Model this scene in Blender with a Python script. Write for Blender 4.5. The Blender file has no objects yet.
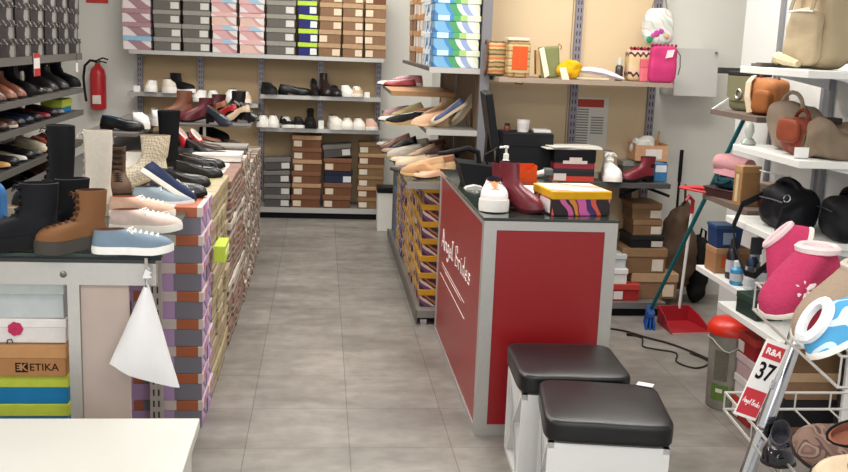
import bpy, bmesh, math, random
from mathutils import Vector, Matrix, noise
random.seed(7)
SC = bpy.context.scene
COL = SC.collection
PI = math.pi
def R(d): return d*PI/180

# ------------------------------------------------------------ camera
F, CX, CY, CAMZ = 1000.0, 424.0, 236.0, 1.70
_d = Vector((322-CX, -(38-CY), F)).normalized()
_u = Vector((math.sin(.018), math.cos(.018), 0)); _u = (_u-_d*_u.dot(_d)).normalized()
_r = _u.cross(_d)
if _r.x < 0: _r = -_r
# rows: world axes seen in camera coordinates (right, up, forward)
cam = bpy.data.cameras.new('camera'); camo = bpy.data.objects.new('camera', cam); COL.objects.link(camo)
cam.sensor_width = 36; cam.lens = 36*F/848; cam.clip_start = .05; cam.clip_end = 60
m = Matrix(((_r[0], _r[1], -_r[2], 0), (_d[0], _d[1], -_d[2], 0), (_u[0], _u[1], -_u[2], CAMZ), (0, 0, 0, 1)))
camo.matrix_world = m
SC.camera = camo
def proj(x, y, z):
    c = _r*x+_d*y+_u*(z-CAMZ)
    return CX+F*c.x/c.z, CY-F*c.y/c.z
def ray(px, py):
    c = Vector(((px-CX)/F, -(py-CY)/F, 1)); return Vector((_r.dot(c), _d.dot(c), _u.dot(c)))
def at(px, py, Y):
    v = ray(px, py); t = Y/v.y; return Vector((v.x*t, Y, CAMZ+v.z*t))
def atz(px, py, z):
    v = ray(px, py); t = (z-CAMZ)/v.z; return Vector((v.x*t, v.y*t, z))
def atx(px, py, X):
    v = ray(px, py); t = X/v.x; return Vector((X, v.y*t, CAMZ+v.z*t))
def xat(px, Y, z):
    a, b = -3.0, 3.5
    for _ in range(40):
        c = (a+b)/2
        if proj(c, Y, z)[0] < px: a = c
        else: b = c
    return (a+b)/2

# ------------------------------------------------------------ world, lights, exposure
SC.view_settings.view_transform = 'Standard'
SC.view_settings.look = 'None'
SC.view_settings.exposure = 0.0
SC.view_settings.gamma = 1
SC.view_settings.use_curve_mapping = False
w = bpy.data.worlds.new('world'); SC.world = w; w.use_nodes = True
w.node_tree.nodes['Background'].inputs[0].default_value = (.9, .95, 1, 1)
w.node_tree.nodes['Background'].inputs[1].default_value = .35
def area(name, loc, rot, sx, sy, power, color=(1, 1, 1)):
    l = bpy.data.lights.new(name, 'AREA'); l.shape = 'RECTANGLE'; l.size = sx; l.size_y = sy; l.energy = power; l.color = color
    o = bpy.data.objects.new(name, l); o.location = loc; o.rotation_euler = rot; COL.objects.link(o); return o
for (x, y, p) in ((-1.2, 1.2, 30), (.9, 1.2, 32), (-1.1, 4.0, 42), (.25, 5.4, 42), (1.5, 4.5, 42), (-1.0, 7.4, 43), (.4, 8.4, 36), (2.0, 5.75, 15)):  # last entry: fill light added to brighten the white alcove wall
    area('ceiling_or_fill_light', (x, y, 2.93), (0, 0, 0), 1.1, .6, p, (1, .965, .91))
area('shop_window_daylight', (.2, -1.4, 1.5), (R(90), 0, 0), 4.6, 2.4, 78, (.97, .985, 1))

# ------------------------------------------------------------ materials
def lin(h):
    h = h.lstrip('#'); v = [int(h[i:i+2], 16)/255 for i in (0, 2, 4)]
    return tuple(c/12.92 if c <= .04045 else ((c+.055)/1.055)**2.4 for c in v)+(1,)
MC = {}
def mat(hexc, rough=.6, metal=0, var=.12, scale=30, bump=0, bscale=120, coat=0, sheen=0, alpha=None):
    key = (hexc, rough, metal, var, scale, bump, bscale, coat, sheen, alpha)
    if key in MC: return MC[key]
    m = bpy.data.materials.new('mat_'+hexc.strip('#')); m.use_nodes = True
    nt = m.node_tree; b = nt.nodes['Principled BSDF']
    b.inputs['Roughness'].default_value = rough; b.inputs['Metallic'].default_value = metal
    if metal < .2 and rough >= .45: b.inputs['Specular IOR Level'].default_value = .16
    if coat: b.inputs['Coat Weight'].default_value = coat; b.inputs['Coat Roughness'].default_value = .15
    if sheen: b.inputs['Sheen Weight'].default_value = sheen
    if alpha is not None: b.inputs['Alpha'].default_value = alpha
    c = lin(hexc)
    tc = nt.nodes.new('ShaderNodeTexCoord')
    if var:
        n = nt.nodes.new('ShaderNodeTexNoise'); n.inputs['Scale'].default_value = scale; n.inputs['Detail'].default_value = 3
        nt.links.new(tc.outputs['Object'], n.inputs['Vector'])
        mx = nt.nodes.new('ShaderNodeMix'); mx.data_type = 'RGBA'
        mx.inputs[6].default_value = tuple(v*(1-var) for v in c[:3])+(1,)
        mx.inputs[7].default_value = tuple(min(1, v*(1+var)) for v in c[:3])+(1,)
        nt.links.new(n.outputs['Fac'], mx.inputs[0]); nt.links.new(mx.outputs[2], b.inputs['Base Color'])
    else: b.inputs['Base Color'].default_value = c
    if bump:
        n2 = nt.nodes.new('ShaderNodeTexNoise'); n2.inputs['Scale'].default_value = bscale
        nt.links.new(tc.outputs['Object'], n2.inputs['Vector'])
        bp = nt.nodes.new('ShaderNodeBump'); bp.inputs['Strength'].default_value = bump; bp.inputs['Distance'].default_value = .004
        nt.links.new(n2.outputs['Fac'], bp.inputs['Height']); nt.links.new(bp.outputs['Normal'], b.inputs['Normal'])
    MC[key] = m; return m
def bands(name, vec, off, stops, wob=0, wscale=8, rough=.55, sine=None):
    """constant colour bands along a local direction; vec = factor per metre on x, y, z; stops = [(pos, hex)]"""
    if name in MC: return MC[name]
    m = bpy.data.materials.new('mat_'+name); m.use_nodes = True; nt = m.node_tree; b = nt.nodes['Principled BSDF']
    b.inputs['Roughness'].default_value = rough
    tc = nt.nodes.new('ShaderNodeTexCoord')
    dt = nt.nodes.new('ShaderNodeVectorMath'); dt.operation = 'DOT_PRODUCT'; dt.inputs[1].default_value = vec
    nt.links.new(tc.outputs['Object'], dt.inputs[0])
    ad = nt.nodes.new('ShaderNodeMath'); ad.operation = 'ADD'; ad.inputs[1].default_value = off
    nt.links.new(dt.outputs['Value'], ad.inputs[0]); cur = ad.outputs[0]
    if sine:
        sx, amp = sine
        d2 = nt.nodes.new('ShaderNodeVectorMath'); d2.operation = 'DOT_PRODUCT'; d2.inputs[1].default_value = sx
        nt.links.new(tc.outputs['Object'], d2.inputs[0])
        sn = nt.nodes.new('ShaderNodeMath'); sn.operation = 'SINE'; nt.links.new(d2.outputs['Value'], sn.inputs[0])
        ml = nt.nodes.new('ShaderNodeMath'); ml.operation = 'MULTIPLY_ADD'; ml.inputs[1].default_value = amp
        nt.links.new(sn.outputs[0], ml.inputs[0]); nt.links.new(cur, ml.inputs[2]); cur = ml.outputs[0]
    if wob:
        n = nt.nodes.new('ShaderNodeTexNoise'); n.inputs['Scale'].default_value = wscale; n.inputs['Detail'].default_value = 0
        nt.links.new(tc.outputs['Object'], n.inputs['Vector'])
        ml = nt.nodes.new('ShaderNodeMath'); ml.operation = 'MULTIPLY_ADD'; ml.inputs[1].default_value = wob
        nt.links.new(n.outputs['Fac'], ml.inputs[0]); nt.links.new(cur, ml.inputs[2]); cur = ml.outputs[0]
    fr = nt.nodes.new('ShaderNodeMath'); fr.operation = 'FRACT'; nt.links.new(cur, fr.inputs[0])
    cr = nt.nodes.new('ShaderNodeValToRGB'); cr.color_ramp.interpolation = 'CONSTANT'
    e = cr.color_ramp.elements
    e[0].position = 0; e[0].color = lin(stops[0][1]); e[1].position = stops[1][0]; e[1].color = lin(stops[1][1])
    for p, h in stops[2:]:
        q = e.new(p); q.color = lin(h)
    nt.links.new(fr.outputs[0], cr.inputs[0]); nt.links.new(cr.outputs[0], b.inputs['Base Color'])
    MC[name] = m; return m
def glass_mat():
    if 'glass' in MC: return MC['glass']
    m = bpy.data.materials.new('mat_glass'); m.use_nodes = True; b = m.node_tree.nodes['Principled BSDF']
    b.inputs['Base Color'].default_value = lin('#4d5a54'); b.inputs['Roughness'].default_value = .05
    b.inputs['Alpha'].default_value = .55; b.inputs['IOR'].default_value = 1.5
    MC['glass'] = m; return m
def clear_mat():
    if 'clear' in MC: return MC['clear']
    m = bpy.data.materials.new('mat_clear'); m.use_nodes = True; b = m.node_tree.nodes['Principled BSDF']
    b.inputs['Base Color'].default_value = lin('#dfe6e6'); b.inputs['Roughness'].default_value = .1
    b.inputs['Alpha'].default_value = .22
    MC['clear'] = m; return m
STEEL = lambda: mat('#bcbab6', .36, .5, .06, 60)
CHROME = lambda: mat('#d0d2d8', .12, 1, 0)
WIRE = lambda: mat('#d6d3cf', .3, .6, 0)
BLACK = lambda: mat('#17171a', .5, 0, .15, 40)
WHITE = lambda: mat('#e6e4de', .5, 0, .03, 20)

# ------------------------------------------------------------ mesh helpers
class MB:
    def __init__(s): s.v = []; s.f = []; s.mi = []; s.mats = []
    def mid(s, m):
        if m not in s.mats: s.mats.append(m)
        return s.mats.index(m)
    def add(s, v, f, m):
        o = len(s.v); k = s.mid(m); s.v += [tuple(p) for p in v]
        for q in f: s.f.append(tuple(o+i for i in q)); s.mi.append(k)
    def box(s, x0, x1, y0, y1, z0, z1, m, M=None):
        v = [Vector((x, y, z)) for x in (x0, x1) for y in (y0, y1) for z in (z0, z1)]
        if M: v = [M @ p for p in v]
        s.add(v, [(0, 1, 3, 2), (4, 6, 7, 5), (0, 4, 5, 1), (2, 3, 7, 6), (0, 2, 6, 4), (1, 5, 7, 3)], m)
    def rbox(s, x0, x1, y0, y1, z0, z1, m, r=.01, M=None, seg=2):
        bm = bmesh.new(); bmesh.ops.create_cube(bm, size=1)
        for v in bm.verts: v.co = Vector(((x0+x1)/2+v.co.x*(x1-x0), (y0+y1)/2+v.co.y*(y1-y0), (z0+z1)/2+v.co.z*(z1-z0)))
        bmesh.ops.bevel(bm, geom=bm.edges[:], offset=r, segments=seg, affect='EDGES', profile=.5)
        s.bm(bm, m, M)
    def bm(s, bm, m, M=None):
        bm.verts.index_update()
        s.add([(M @ v.co) if M else v.co.copy() for v in bm.verts], [[v.index for v in f.verts] for f in bm.faces], m); bm.free()
    def tube(s, pts, r, m, n=8, cap=True, closed=False):
        pts = [Vector(p) for p in pts]; rs = r if isinstance(r, (list, tuple)) else [r]*len(pts)
        V = []; N = len(pts); up = None
        for i, p in enumerate(pts):
            a = pts[(i-1) % N] if (i or closed) else p; b = pts[(i+1) % N] if (i < N-1 or closed) else p
            t = (b-a).normalized()
            if up is None: up = Vector((0, 0, 1)) if abs(t.z) < .9 else Vector((1, 0, 0))
            sd = t.cross(up)
            if sd.length < 1e-5: sd = t.cross(Vector((.3, 1, .2)))
            sd.normalize(); up = sd.cross(t).normalized()
            for k in range(n):
                an = 2*PI*k/n; V.append(p+(sd*math.cos(an)+up*math.sin(an))*rs[i])
        Fs = []
        for i in range(N if closed else N-1):
            j = (i+1) % N
            for k in range(n): Fs.append((i*n+k, i*n+(k+1) % n, j*n+(k+1) % n, j*n+k))
        if cap and not closed: Fs += [tuple(range(n))[::-1], tuple((N-1)*n+k for k in range(n))]
        s.add(V, Fs, m)
    def lathe(s, prof, m, n=20, c=(0, 0, 0), M=None):
        V = []
        for (r, z) in prof:
            for k in range(n):
                a = 2*PI*k/n; p = Vector((c[0]+r*math.cos(a), c[1]+r*math.sin(a), c[2]+z)); V.append(M @ p if M else p)
        Fs = [(i*n+k, i*n+(k+1) % n, (i+1)*n+(k+1) % n, (i+1)*n+k) for i in range(len(prof)-1) for k in range(n)]
        Fs += [tuple(range(n))[::-1], tuple((len(prof)-1)*n+k for k in range(n))]
        s.add(V, Fs, m)
    def prism(s, poly, lo, hi, axis, m, M=None):
        n = len(poly); V = []
        for h in (lo, hi):
            for (a, b) in poly:
                p = {'x': Vector((h, a, b)), 'y': Vector((a, h, b)), 'z': Vector((a, b, h))}[axis]
                V.append(M @ p if M else p)
        Fs = [tuple(range(n))[::-1], tuple(range(n, 2*n))]+[(i, (i+1) % n, n+(i+1) % n, n+i) for i in range(n)]
        s.add(V, Fs, m)
    def ribbon(s, pts, wdir, width, th, m):
        """a flat strap along points; wdir = width direction"""
        pts = [Vector(p) for p in pts]; wd = Vector(wdir).normalized(); V = []; N = len(pts)
        for i, p in enumerate(pts):
            t = (pts[min(i+1, N-1)]-pts[max(i-1, 0)]).normalized(); nn = t.cross(wd).normalized()
            for a, b in ((-1, -1), (1, -1), (1, 1), (-1, 1)): V.append(p+wd*(a*width/2)+nn*(b*th/2))
        Fs = [(i*4+k, i*4+(k+1) % 4, i*4+4+(k+1) % 4, i*4+4+k) for i in range(N-1) for k in range(4)]
        Fs += [(3, 2, 1, 0), tuple((N-1)*4+k for k in range(4))]
        s.add(V, Fs, m)
    def mesh(s, name, smooth=False):
        me = bpy.data.meshes.new(name); me.from_pydata(s.v, [], s.f)
        for m in s.mats: me.materials.append(m)
        me.polygons.foreach_set('material_index', s.mi)
        bm = bmesh.new(); bm.from_mesh(me); bmesh.ops.recalc_face_normals(bm, faces=bm.faces[:]); bm.to_mesh(me); bm.free()
        if smooth:
            me.polygons.foreach_set('use_smooth', [True]*len(me.polygons))
            try: me.set_sharp_from_angle(angle=R(42))
            except Exception: pass
        me.update(); return me
    def obj(s, name, parent=None, smooth=False):
        return link(name, s.mesh(name, smooth), parent)
def link(name, me, parent=None):
    o = bpy.data.objects.new(name, me); COL.objects.link(o)
    if parent: o.parent = parent
    return o
def one(name, parent, fn, smooth=False):
    b = MB(); fn(b); return b.obj(name, parent, smooth)
ALLT = []
def tag(o, label, cat, group=None):
    n = len(label.replace(',', ' ').split())
    if not 4 <= n <= 16: print('LABEL LENGTH', n, label)
    o['label'] = label; o['category'] = cat
    if group: o['group'] = group
    ALLT.append(o); return o
def thing(name, label, cat, loc=(0, 0, 0), rz=0, group=None, rot=None):
    o = bpy.data.objects.new(name, None); o.empty_display_size = .05; COL.objects.link(o)
    o.location = loc; o.rotation_euler = rot if rot else (0, 0, rz)
    return tag(o, label, cat, group)
def struct(name, fn):
    o = one(name, None, fn); o['kind'] = 'structure'; return o
def dup(root, loc, rz, label, group=None, rot=None):
    r = root.copy(); COL.objects.link(r); r.location = loc; r.rotation_euler = rot if rot else (0, 0, rz)
    for ch in root.children:
        c = ch.copy(); COL.objects.link(c); c.parent = r
        for g in ch.children:
            d = g.copy(); COL.objects.link(d); d.parent = c
    return tag(r, label, root['category'], group or root.get('group'))
def text_mesh(b, txt, size, M, m, depth=.0006, shear=0, bold=0):
    cu = bpy.data.curves.new('lettering', 'FONT'); cu.body = txt; cu.size = size; cu.extrude = depth; cu.shear = shear
    cu.align_x = 'CENTER'; cu.align_y = 'CENTER'; cu.offset = bold
    o = bpy.data.objects.new('lettering', cu); COL.objects.link(o)
    dg = bpy.context.evaluated_depsgraph_get(); me = bpy.data.meshes.new_from_object(o.evaluated_get(dg))
    b.add([M @ v.co for v in me.vertices], [tuple(p.vertices) for p in me.polygons], m)
    bpy.data.objects.remove(o); bpy.data.curves.remove(cu); bpy.data.meshes.remove(me)
def frame_M(o, xd, yd):
    x = Vector(xd).normalized(); y = Vector(yd); y = (y-x*x.dot(y)).normalized(); z = x.cross(y)
    return Matrix(((x[0], y[0], z[0], o[0]), (x[1], y[1], z[1], o[1]), (x[2], y[2], z[2], o[2]), (0, 0, 0, 1)))
ORD = ['', 'first', 'second', 'third', 'fourth', 'fifth', 'sixth', 'seventh', 'eighth', 'ninth', 'tenth', 'eleventh', 'twelfth',
       'thirteenth', 'fourteenth', 'fifteenth', 'sixteenth', 'seventeenth', 'eighteenth', 'nineteenth', 'twentieth', 'twenty-first', 'twenty-second']

# ------------------------------------------------------------ room shell
def floor_mat():
    m = bpy.data.materials.new('mat_floor_tile'); m.use_nodes = True; nt = m.node_tree; b = nt.nodes['Principled BSDF']
    tc = nt.nodes.new('ShaderNodeTexCoord')
    br = nt.nodes.new('ShaderNodeTexBrick'); br.offset = 0; br.squash = 1
    br.inputs['Scale'].default_value = 1; br.inputs['Mortar Size'].default_value = .0022; br.inputs['Mortar Smooth'].default_value = .3
    br.inputs['Brick Width'].default_value = .437; br.inputs['Row Height'].default_value = .462
    br.inputs['Color1'].default_value = lin('#8e8a85'); br.inputs['Color2'].default_value = lin('#86827d'); br.inputs['Mortar'].default_value = lin('#68635e')
    mp = nt.nodes.new('ShaderNodeMapping'); mp.inputs['Location'].default_value = (.29, -3.995+.462*9, 0)
    nt.links.new(tc.outputs['Object'], mp.inputs[0]); nt.links.new(mp.outputs[0], br.inputs['Vector'])
    mp2 = nt.nodes.new('ShaderNodeMapping'); mp2.inputs['Rotation'].default_value = (0, 0, R(-35)); mp2.inputs['Scale'].default_value = (1.1, 2.6, 1)
    nt.links.new(tc.outputs['Object'], mp2.inputs[0])
    n = nt.nodes.new('ShaderNodeTexNoise'); n.inputs['Scale'].default_value = 1.5; n.inputs['Detail'].default_value = 5; n.inputs['Roughness'].default_value = .6
    nt.links.new(mp2.outputs[0], n.inputs['Vector'])
    cr = nt.nodes.new('ShaderNodeValToRGB'); cr.color_ramp.elements[0].position = .33; cr.color_ramp.elements[0].color = (.74, .73, .72, 1)
    cr.color_ramp.elements[1].position = .66; cr.color_ramp.elements[1].color = (1.22, 1.21, 1.2, 1)
    nt.links.new(n.outputs['Fac'], cr.inputs[0])
    mx = nt.nodes.new('ShaderNodeMix'); mx.data_type = 'RGBA'; mx.blend_type = 'MULTIPLY'; mx.inputs[0].default_value = 1
    nt.links.new(br.outputs['Color'], mx.inputs[6]); nt.links.new(cr.outputs[0], mx.inputs[7])
    n3 = nt.nodes.new('ShaderNodeTexNoise'); n3.inputs['Scale'].default_value = 11; n3.inputs['Detail'].default_value = 4
    nt.links.new(tc.outputs['Object'], n3.inputs['Vector'])
    cr3 = nt.nodes.new('ShaderNodeValToRGB'); cr3.color_ramp.elements[0].position = .3; cr3.color_ramp.elements[0].color = (.82, .8, .78, 1)
    cr3.color_ramp.elements[1].position = .7; cr3.color_ramp.elements[1].color = (1.08, 1.08, 1.08, 1)
    nt.links.new(n3.outputs['Fac'], cr3.inputs[0])
    mx2 = nt.nodes.new('ShaderNodeMix'); mx2.data_type = 'RGBA'; mx2.blend_type = 'MULTIPLY'; mx2.inputs[0].default_value = 1
    nt.links.new(mx.outputs[2], mx2.inputs[6]); nt.links.new(cr3.outputs[0], mx2.inputs[7])
    nt.links.new(mx2.outputs[2], b.inputs['Base Color'])
    b.inputs['Roughness'].default_value = .38
    bp = nt.nodes.new('ShaderNodeBump'); bp.inputs['Strength'].default_value = .25; bp.inputs['Distance'].default_value = .004
    nt.links.new(br.outputs['Fac'], bp.inputs['Height']); bp.invert = True; nt.links.new(bp.outputs['Normal'], b.inputs['Normal'])
    return m
WALL = mat('#d9d8d2', .7, 0, .025, 3)
struct('floor', lambda b: b.box(-2.5, 3.3, -1.6, 9.95, -.06, 0, floor_mat()))
struct('ceiling', lambda b: b.box(-2.5, 3.3, -1.6, 9.95, 2.98, 3.05, mat('#dcdad4', .8, 0, .02, 3)))
struct('wall_left', lambda b: b.box(-2.5, -2.42, -1.6, 9.95, 0, 2.98, WALL))
struct('wall_back', lambda b: b.box(-2.42, 1.08, 9.85, 9.95, 0, 2.98, WALL))
struct('wall_back_right', lambda b: b.box(1.08, 3.3, 6.72, 9.95, 0, 2.98, WALL))
struct('wall_right', lambda b: b.box(2.32, 3.3, -1.6, 5.44, 0, 2.98, mat('#cfcfcd', .7, 0, .025, 3)))
struct('wall_alcove', lambda b: b.box(3.2, 3.3, 5.44, 6.72, 0, 2.98, WALL))

# ------------------------------------------------------------ shoe boxes
KRAFT, KRAFTL = '#866850', '#b29474'
def style(k):
    """body material, lid material, sticker hex or None"""
    S = {
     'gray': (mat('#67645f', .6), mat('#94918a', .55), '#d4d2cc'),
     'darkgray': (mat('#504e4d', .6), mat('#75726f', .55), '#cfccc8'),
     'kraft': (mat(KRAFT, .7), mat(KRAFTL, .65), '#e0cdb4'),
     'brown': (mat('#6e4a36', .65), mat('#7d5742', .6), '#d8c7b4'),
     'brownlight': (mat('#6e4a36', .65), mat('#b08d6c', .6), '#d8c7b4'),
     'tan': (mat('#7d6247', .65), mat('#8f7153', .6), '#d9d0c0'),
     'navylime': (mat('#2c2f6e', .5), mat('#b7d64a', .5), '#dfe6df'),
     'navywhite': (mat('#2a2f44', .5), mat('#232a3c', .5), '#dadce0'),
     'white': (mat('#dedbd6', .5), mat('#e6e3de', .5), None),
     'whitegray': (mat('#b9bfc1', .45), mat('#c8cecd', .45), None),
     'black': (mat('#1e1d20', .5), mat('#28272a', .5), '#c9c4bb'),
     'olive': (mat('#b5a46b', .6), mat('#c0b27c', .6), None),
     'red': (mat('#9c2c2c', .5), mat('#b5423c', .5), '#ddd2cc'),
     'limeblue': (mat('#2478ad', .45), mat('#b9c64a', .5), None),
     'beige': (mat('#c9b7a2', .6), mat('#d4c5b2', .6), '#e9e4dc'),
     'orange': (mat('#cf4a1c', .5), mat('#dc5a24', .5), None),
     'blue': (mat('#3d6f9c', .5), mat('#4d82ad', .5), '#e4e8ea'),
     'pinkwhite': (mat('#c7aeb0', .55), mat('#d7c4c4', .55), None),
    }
    if k in S: return S[k]
    if k == 'pinkblue':
        return (bands('pinkwave', (2.6, 0, 4), .55, [(0, '#dfd7d6'), (.42, '#d3a5a6'), (.86, '#b98a8e')], sine=((22, 0, 0), .1)),
                bands('bluepinklid', (3, 0, 6), .5, [(0, '#9fc0d6'), (.42, '#e6dedd'), (.62, '#dcaeb0')], sine=((20, 0, 0), .08)), None)
    if k == 'pinkpink':
        return (bands('pinkwave2', (2.6, 0, 4), .6, [(0, '#e2d9d5'), (.3, '#dcb8ac'), (.86, '#c99f97')], sine=((22, 0, 0), .1)),
                bands('pinklid2', (3, 0, 6), .5, [(0, '#dcb4b0'), (.5, '#e8e0dd'), (.7, '#dcb0b0')], sine=((20, 0, 0), .08)), None)
    if k == 'mauve':
        return (bands('mauvewave', (2.6, 0, 5), .42, [(0, '#dcd0d1'), (.45, '#9b777f'), (.97, '#dcd0d1')], sine=((14, 0, 0), .14)),
                mat('#a9858c', .55), None)
    if k == 'mauveblue':
        return (bands('mauvewave', (2.6, 0, 5), .42, [(0, '#dcd0d1'), (.45, '#9b777f'), (.97, '#dcd0d1')], sine=((14, 0, 0), .14)),
                mat('#8db4cc', .5), None)
    if k == 'lavender':
        return (bands('lavbody', (1/.31, 0, 0), .5, [(0, '#b191ba'), (.60, '#77747f')], rough=.5),
                bands('lavlid', (1/.31, 0, 0), .5, [(0, '#b191ba'), (.05, '#a85c3c'), (.17, '#74717c'), (.33, '#cbbcb8'), (.63, '#a85b38'), (.93, '#cdbfba')], rough=.5), None)
    if k == 'lavend':
        return (bands('lavend_b', (0, 5.2, 9), .3, [(0, '#b48cc4'), (.35, '#c7a7ce'), (.62, '#6f6a80'), (.8, '#b48cc4')], rough=.5),
                bands('lavend_l', (0, 5.2, 0), .5, [(0, '#d5c4c6'), (.28, '#bc5b2d'), (.5, '#b48cc4')], rough=.5), None)
    if k == 'oliveend':
        return (bands('olive_b', (0, 5, 12), .3, [(0, '#9c8d6c'), (.4, '#8a7a5e'), (.72, '#b5aa8c')], rough=.55),
                bands('olive_l', (0, 5, 0), .5, [(0, '#979561'), (.6, '#ab9d7c')], rough=.5), None)
    if k == 'mixend':
        return (bands('mix_b', (0, 6, 14), .35, [(0, '#7c675a'), (.28, '#cdc2b4'), (.5, '#68564d'), (.75, '#b0a294')], rough=.55),
                bands('mix_l', (0, 6, 0), .5, [(0, '#d9cfc2'), (.5, '#8d6a5d')], rough=.5), None)
    if k == 'rosend':
        return (bands('ros_b', (0, 6, 14), .1, [(0, '#665850'), (.3, '#908172'), (.55, '#cdc3b7'), (.85, '#9a8c7e')], rough=.55),
                bands('ros_l', (0, 6, 0), .5, [(0, '#9a897c'), (.5, '#cfc5ba')], rough=.5), None)
    if k == 'mustard':
        return (bands('mus_b', (7, 7, 11), .2, [(0, '#2f2430'), (.3, '#6d3a6a'), (.52, '#d5b9a2'), (.72, '#3a2a33'), (.86, '#b8643a')], wob=.3, wscale=22, rough=.5),
                mat('#c9932e', .5), None)
    if k == 'mustlight':
        return (bands('musl_b', (6, 6, 9), .5, [(0, '#c3a378'), (.3, '#7c4a3a'), (.5, '#dccbb4'), (.8, '#a77e4a')], wob=.25, wscale=20, rough=.5),
                mat('#b58b45', .5), None)
    if k == 'purple':
        return (bands('pur_b', (9, 9, 14), .2, [(0, '#3f3560'), (.4, '#6d6090'), (.7, '#b9b2cc')], wob=.4, wscale=40, rough=.5), mat('#5c5082', .5), None)
    if k == 'yellowpop':
        return (bands('pop_b', (4.6, 4.6, 1.6), .62, [(0, '#d48a2a'), (.09, '#7d2748'), (.13, '#d061a4'), (.33, '#3d2a66'), (.48, '#d9563f'), (.58, '#24161f'), (.86, '#cf5f9e'), (.95, '#1f1a2c')], wob=.22, wscale=14, rough=.45),
                mat('#dba51f', .45), None)
    if k == 'bluegreen':
        return (bands('bg_b', (3.0, 0, 2), .46, [(0, '#2f6ea8'), (.10, '#6fa3c8'), (.34, '#3f7fb4'), (.42, '#44905a'), (.56, '#cdd6d2'), (.66, '#8d9cc0'), (.78, '#d3d9d4'), (.92, '#d6d3b4')], sine=((0, 0, 50), .02), rough=.4),
                bands('bg_l', (3.0, 0, 0), .5, [(0, '#3a7cb4'), (.12, '#b5ced6'), (.34, '#3f82b8'), (.42, '#4c9a5c'), (.55, '#9dbb74'), (.68, '#cfd6c4'), (.9, '#d3d0a6')], rough=.4), None)
    if k == 'bluewhite':
        return (bands('bw_b', (0, 4, 6), .2, [(0, '#2e6fb4'), (.3, '#dfe6ea'), (.7, '#4f8cc4'), (.85, '#e6ecec')], wob=.15, rough=.4), mat('#dfe6e8', .4), None)
    if k == 'kraftwhite':
        return (bands('kw_b', (0, 4, 0), .3, [(0, '#b48152'), (.25, '#dcd8d0'), (.6, '#cfd2d4')], rough=.5), mat('#b9885a', .6), None)
    if k == 'blackmesh':
        return (bands('bm_b', (3, 3.1, 0), .47, [(0, '#26262a'), (.22, '#8d8b87'), (.48, '#55534f'), (.66, '#1c1c20')], wob=.08, wscale=30, rough=.4),
                bands('bm_l', (9, 9, 20), .3, [(0, '#1c1c1f'), (.66, '#b0aea6'), (.76, '#2d2d31')], wob=.5, wscale=45, rough=.4), None)
    if k == 'blackred':
        return (bands('br_b', (0, 0, 6.2), .05, [(0, '#c23c28'), (.26, '#1b1a1d'), (.46, '#2b2328'), (.56, '#8d2433'), (.76, '#141316')], rough=.45), mat('#131215', .45), None)
    raise KeyError(k)
BXC = {}
def shoebox(L, D, H, k, label, loc, rz=0, group=None, front='y', st=None, tilt=(0, 0), lidh=None):
    """L across the front (local x), D deep (local y), H tall; the front is local -y.  Box body, lid and a printed sticker"""
    key = (round(L, 3), round(D, 3), round(H, 3), k, front, st, lidh)
    rot = (tilt[0], tilt[1], rz)
    if key in BXC: return dup(BXC[key], loc, rz, label, group, rot)
    t = thing('shoe_box', label, 'shoe box', loc, rz, group, rot)
    bm_, lm, stick = style(k); lh = lidh or H*.34
    e = .0055
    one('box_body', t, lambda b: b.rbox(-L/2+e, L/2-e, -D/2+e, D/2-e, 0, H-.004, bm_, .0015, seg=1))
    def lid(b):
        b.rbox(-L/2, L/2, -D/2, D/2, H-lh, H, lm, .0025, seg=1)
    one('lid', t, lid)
    if stick and st != 'none':
        w_ = min(.075, L*.34); h_ = (H-lh)*.72; zz = (H-lh)*.5
        sgn = -1 if st == 'left' else 1
        if front == 'y': one('label_sticker', t, lambda b: b.box(sgn*L*.30-w_/2, sgn*L*.30+w_/2, -D/2+.0022, -D/2+.0045, zz-h_/2, zz+h_/2, mat(stick, .5)))
    BXC[key] = t
    return t

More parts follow.
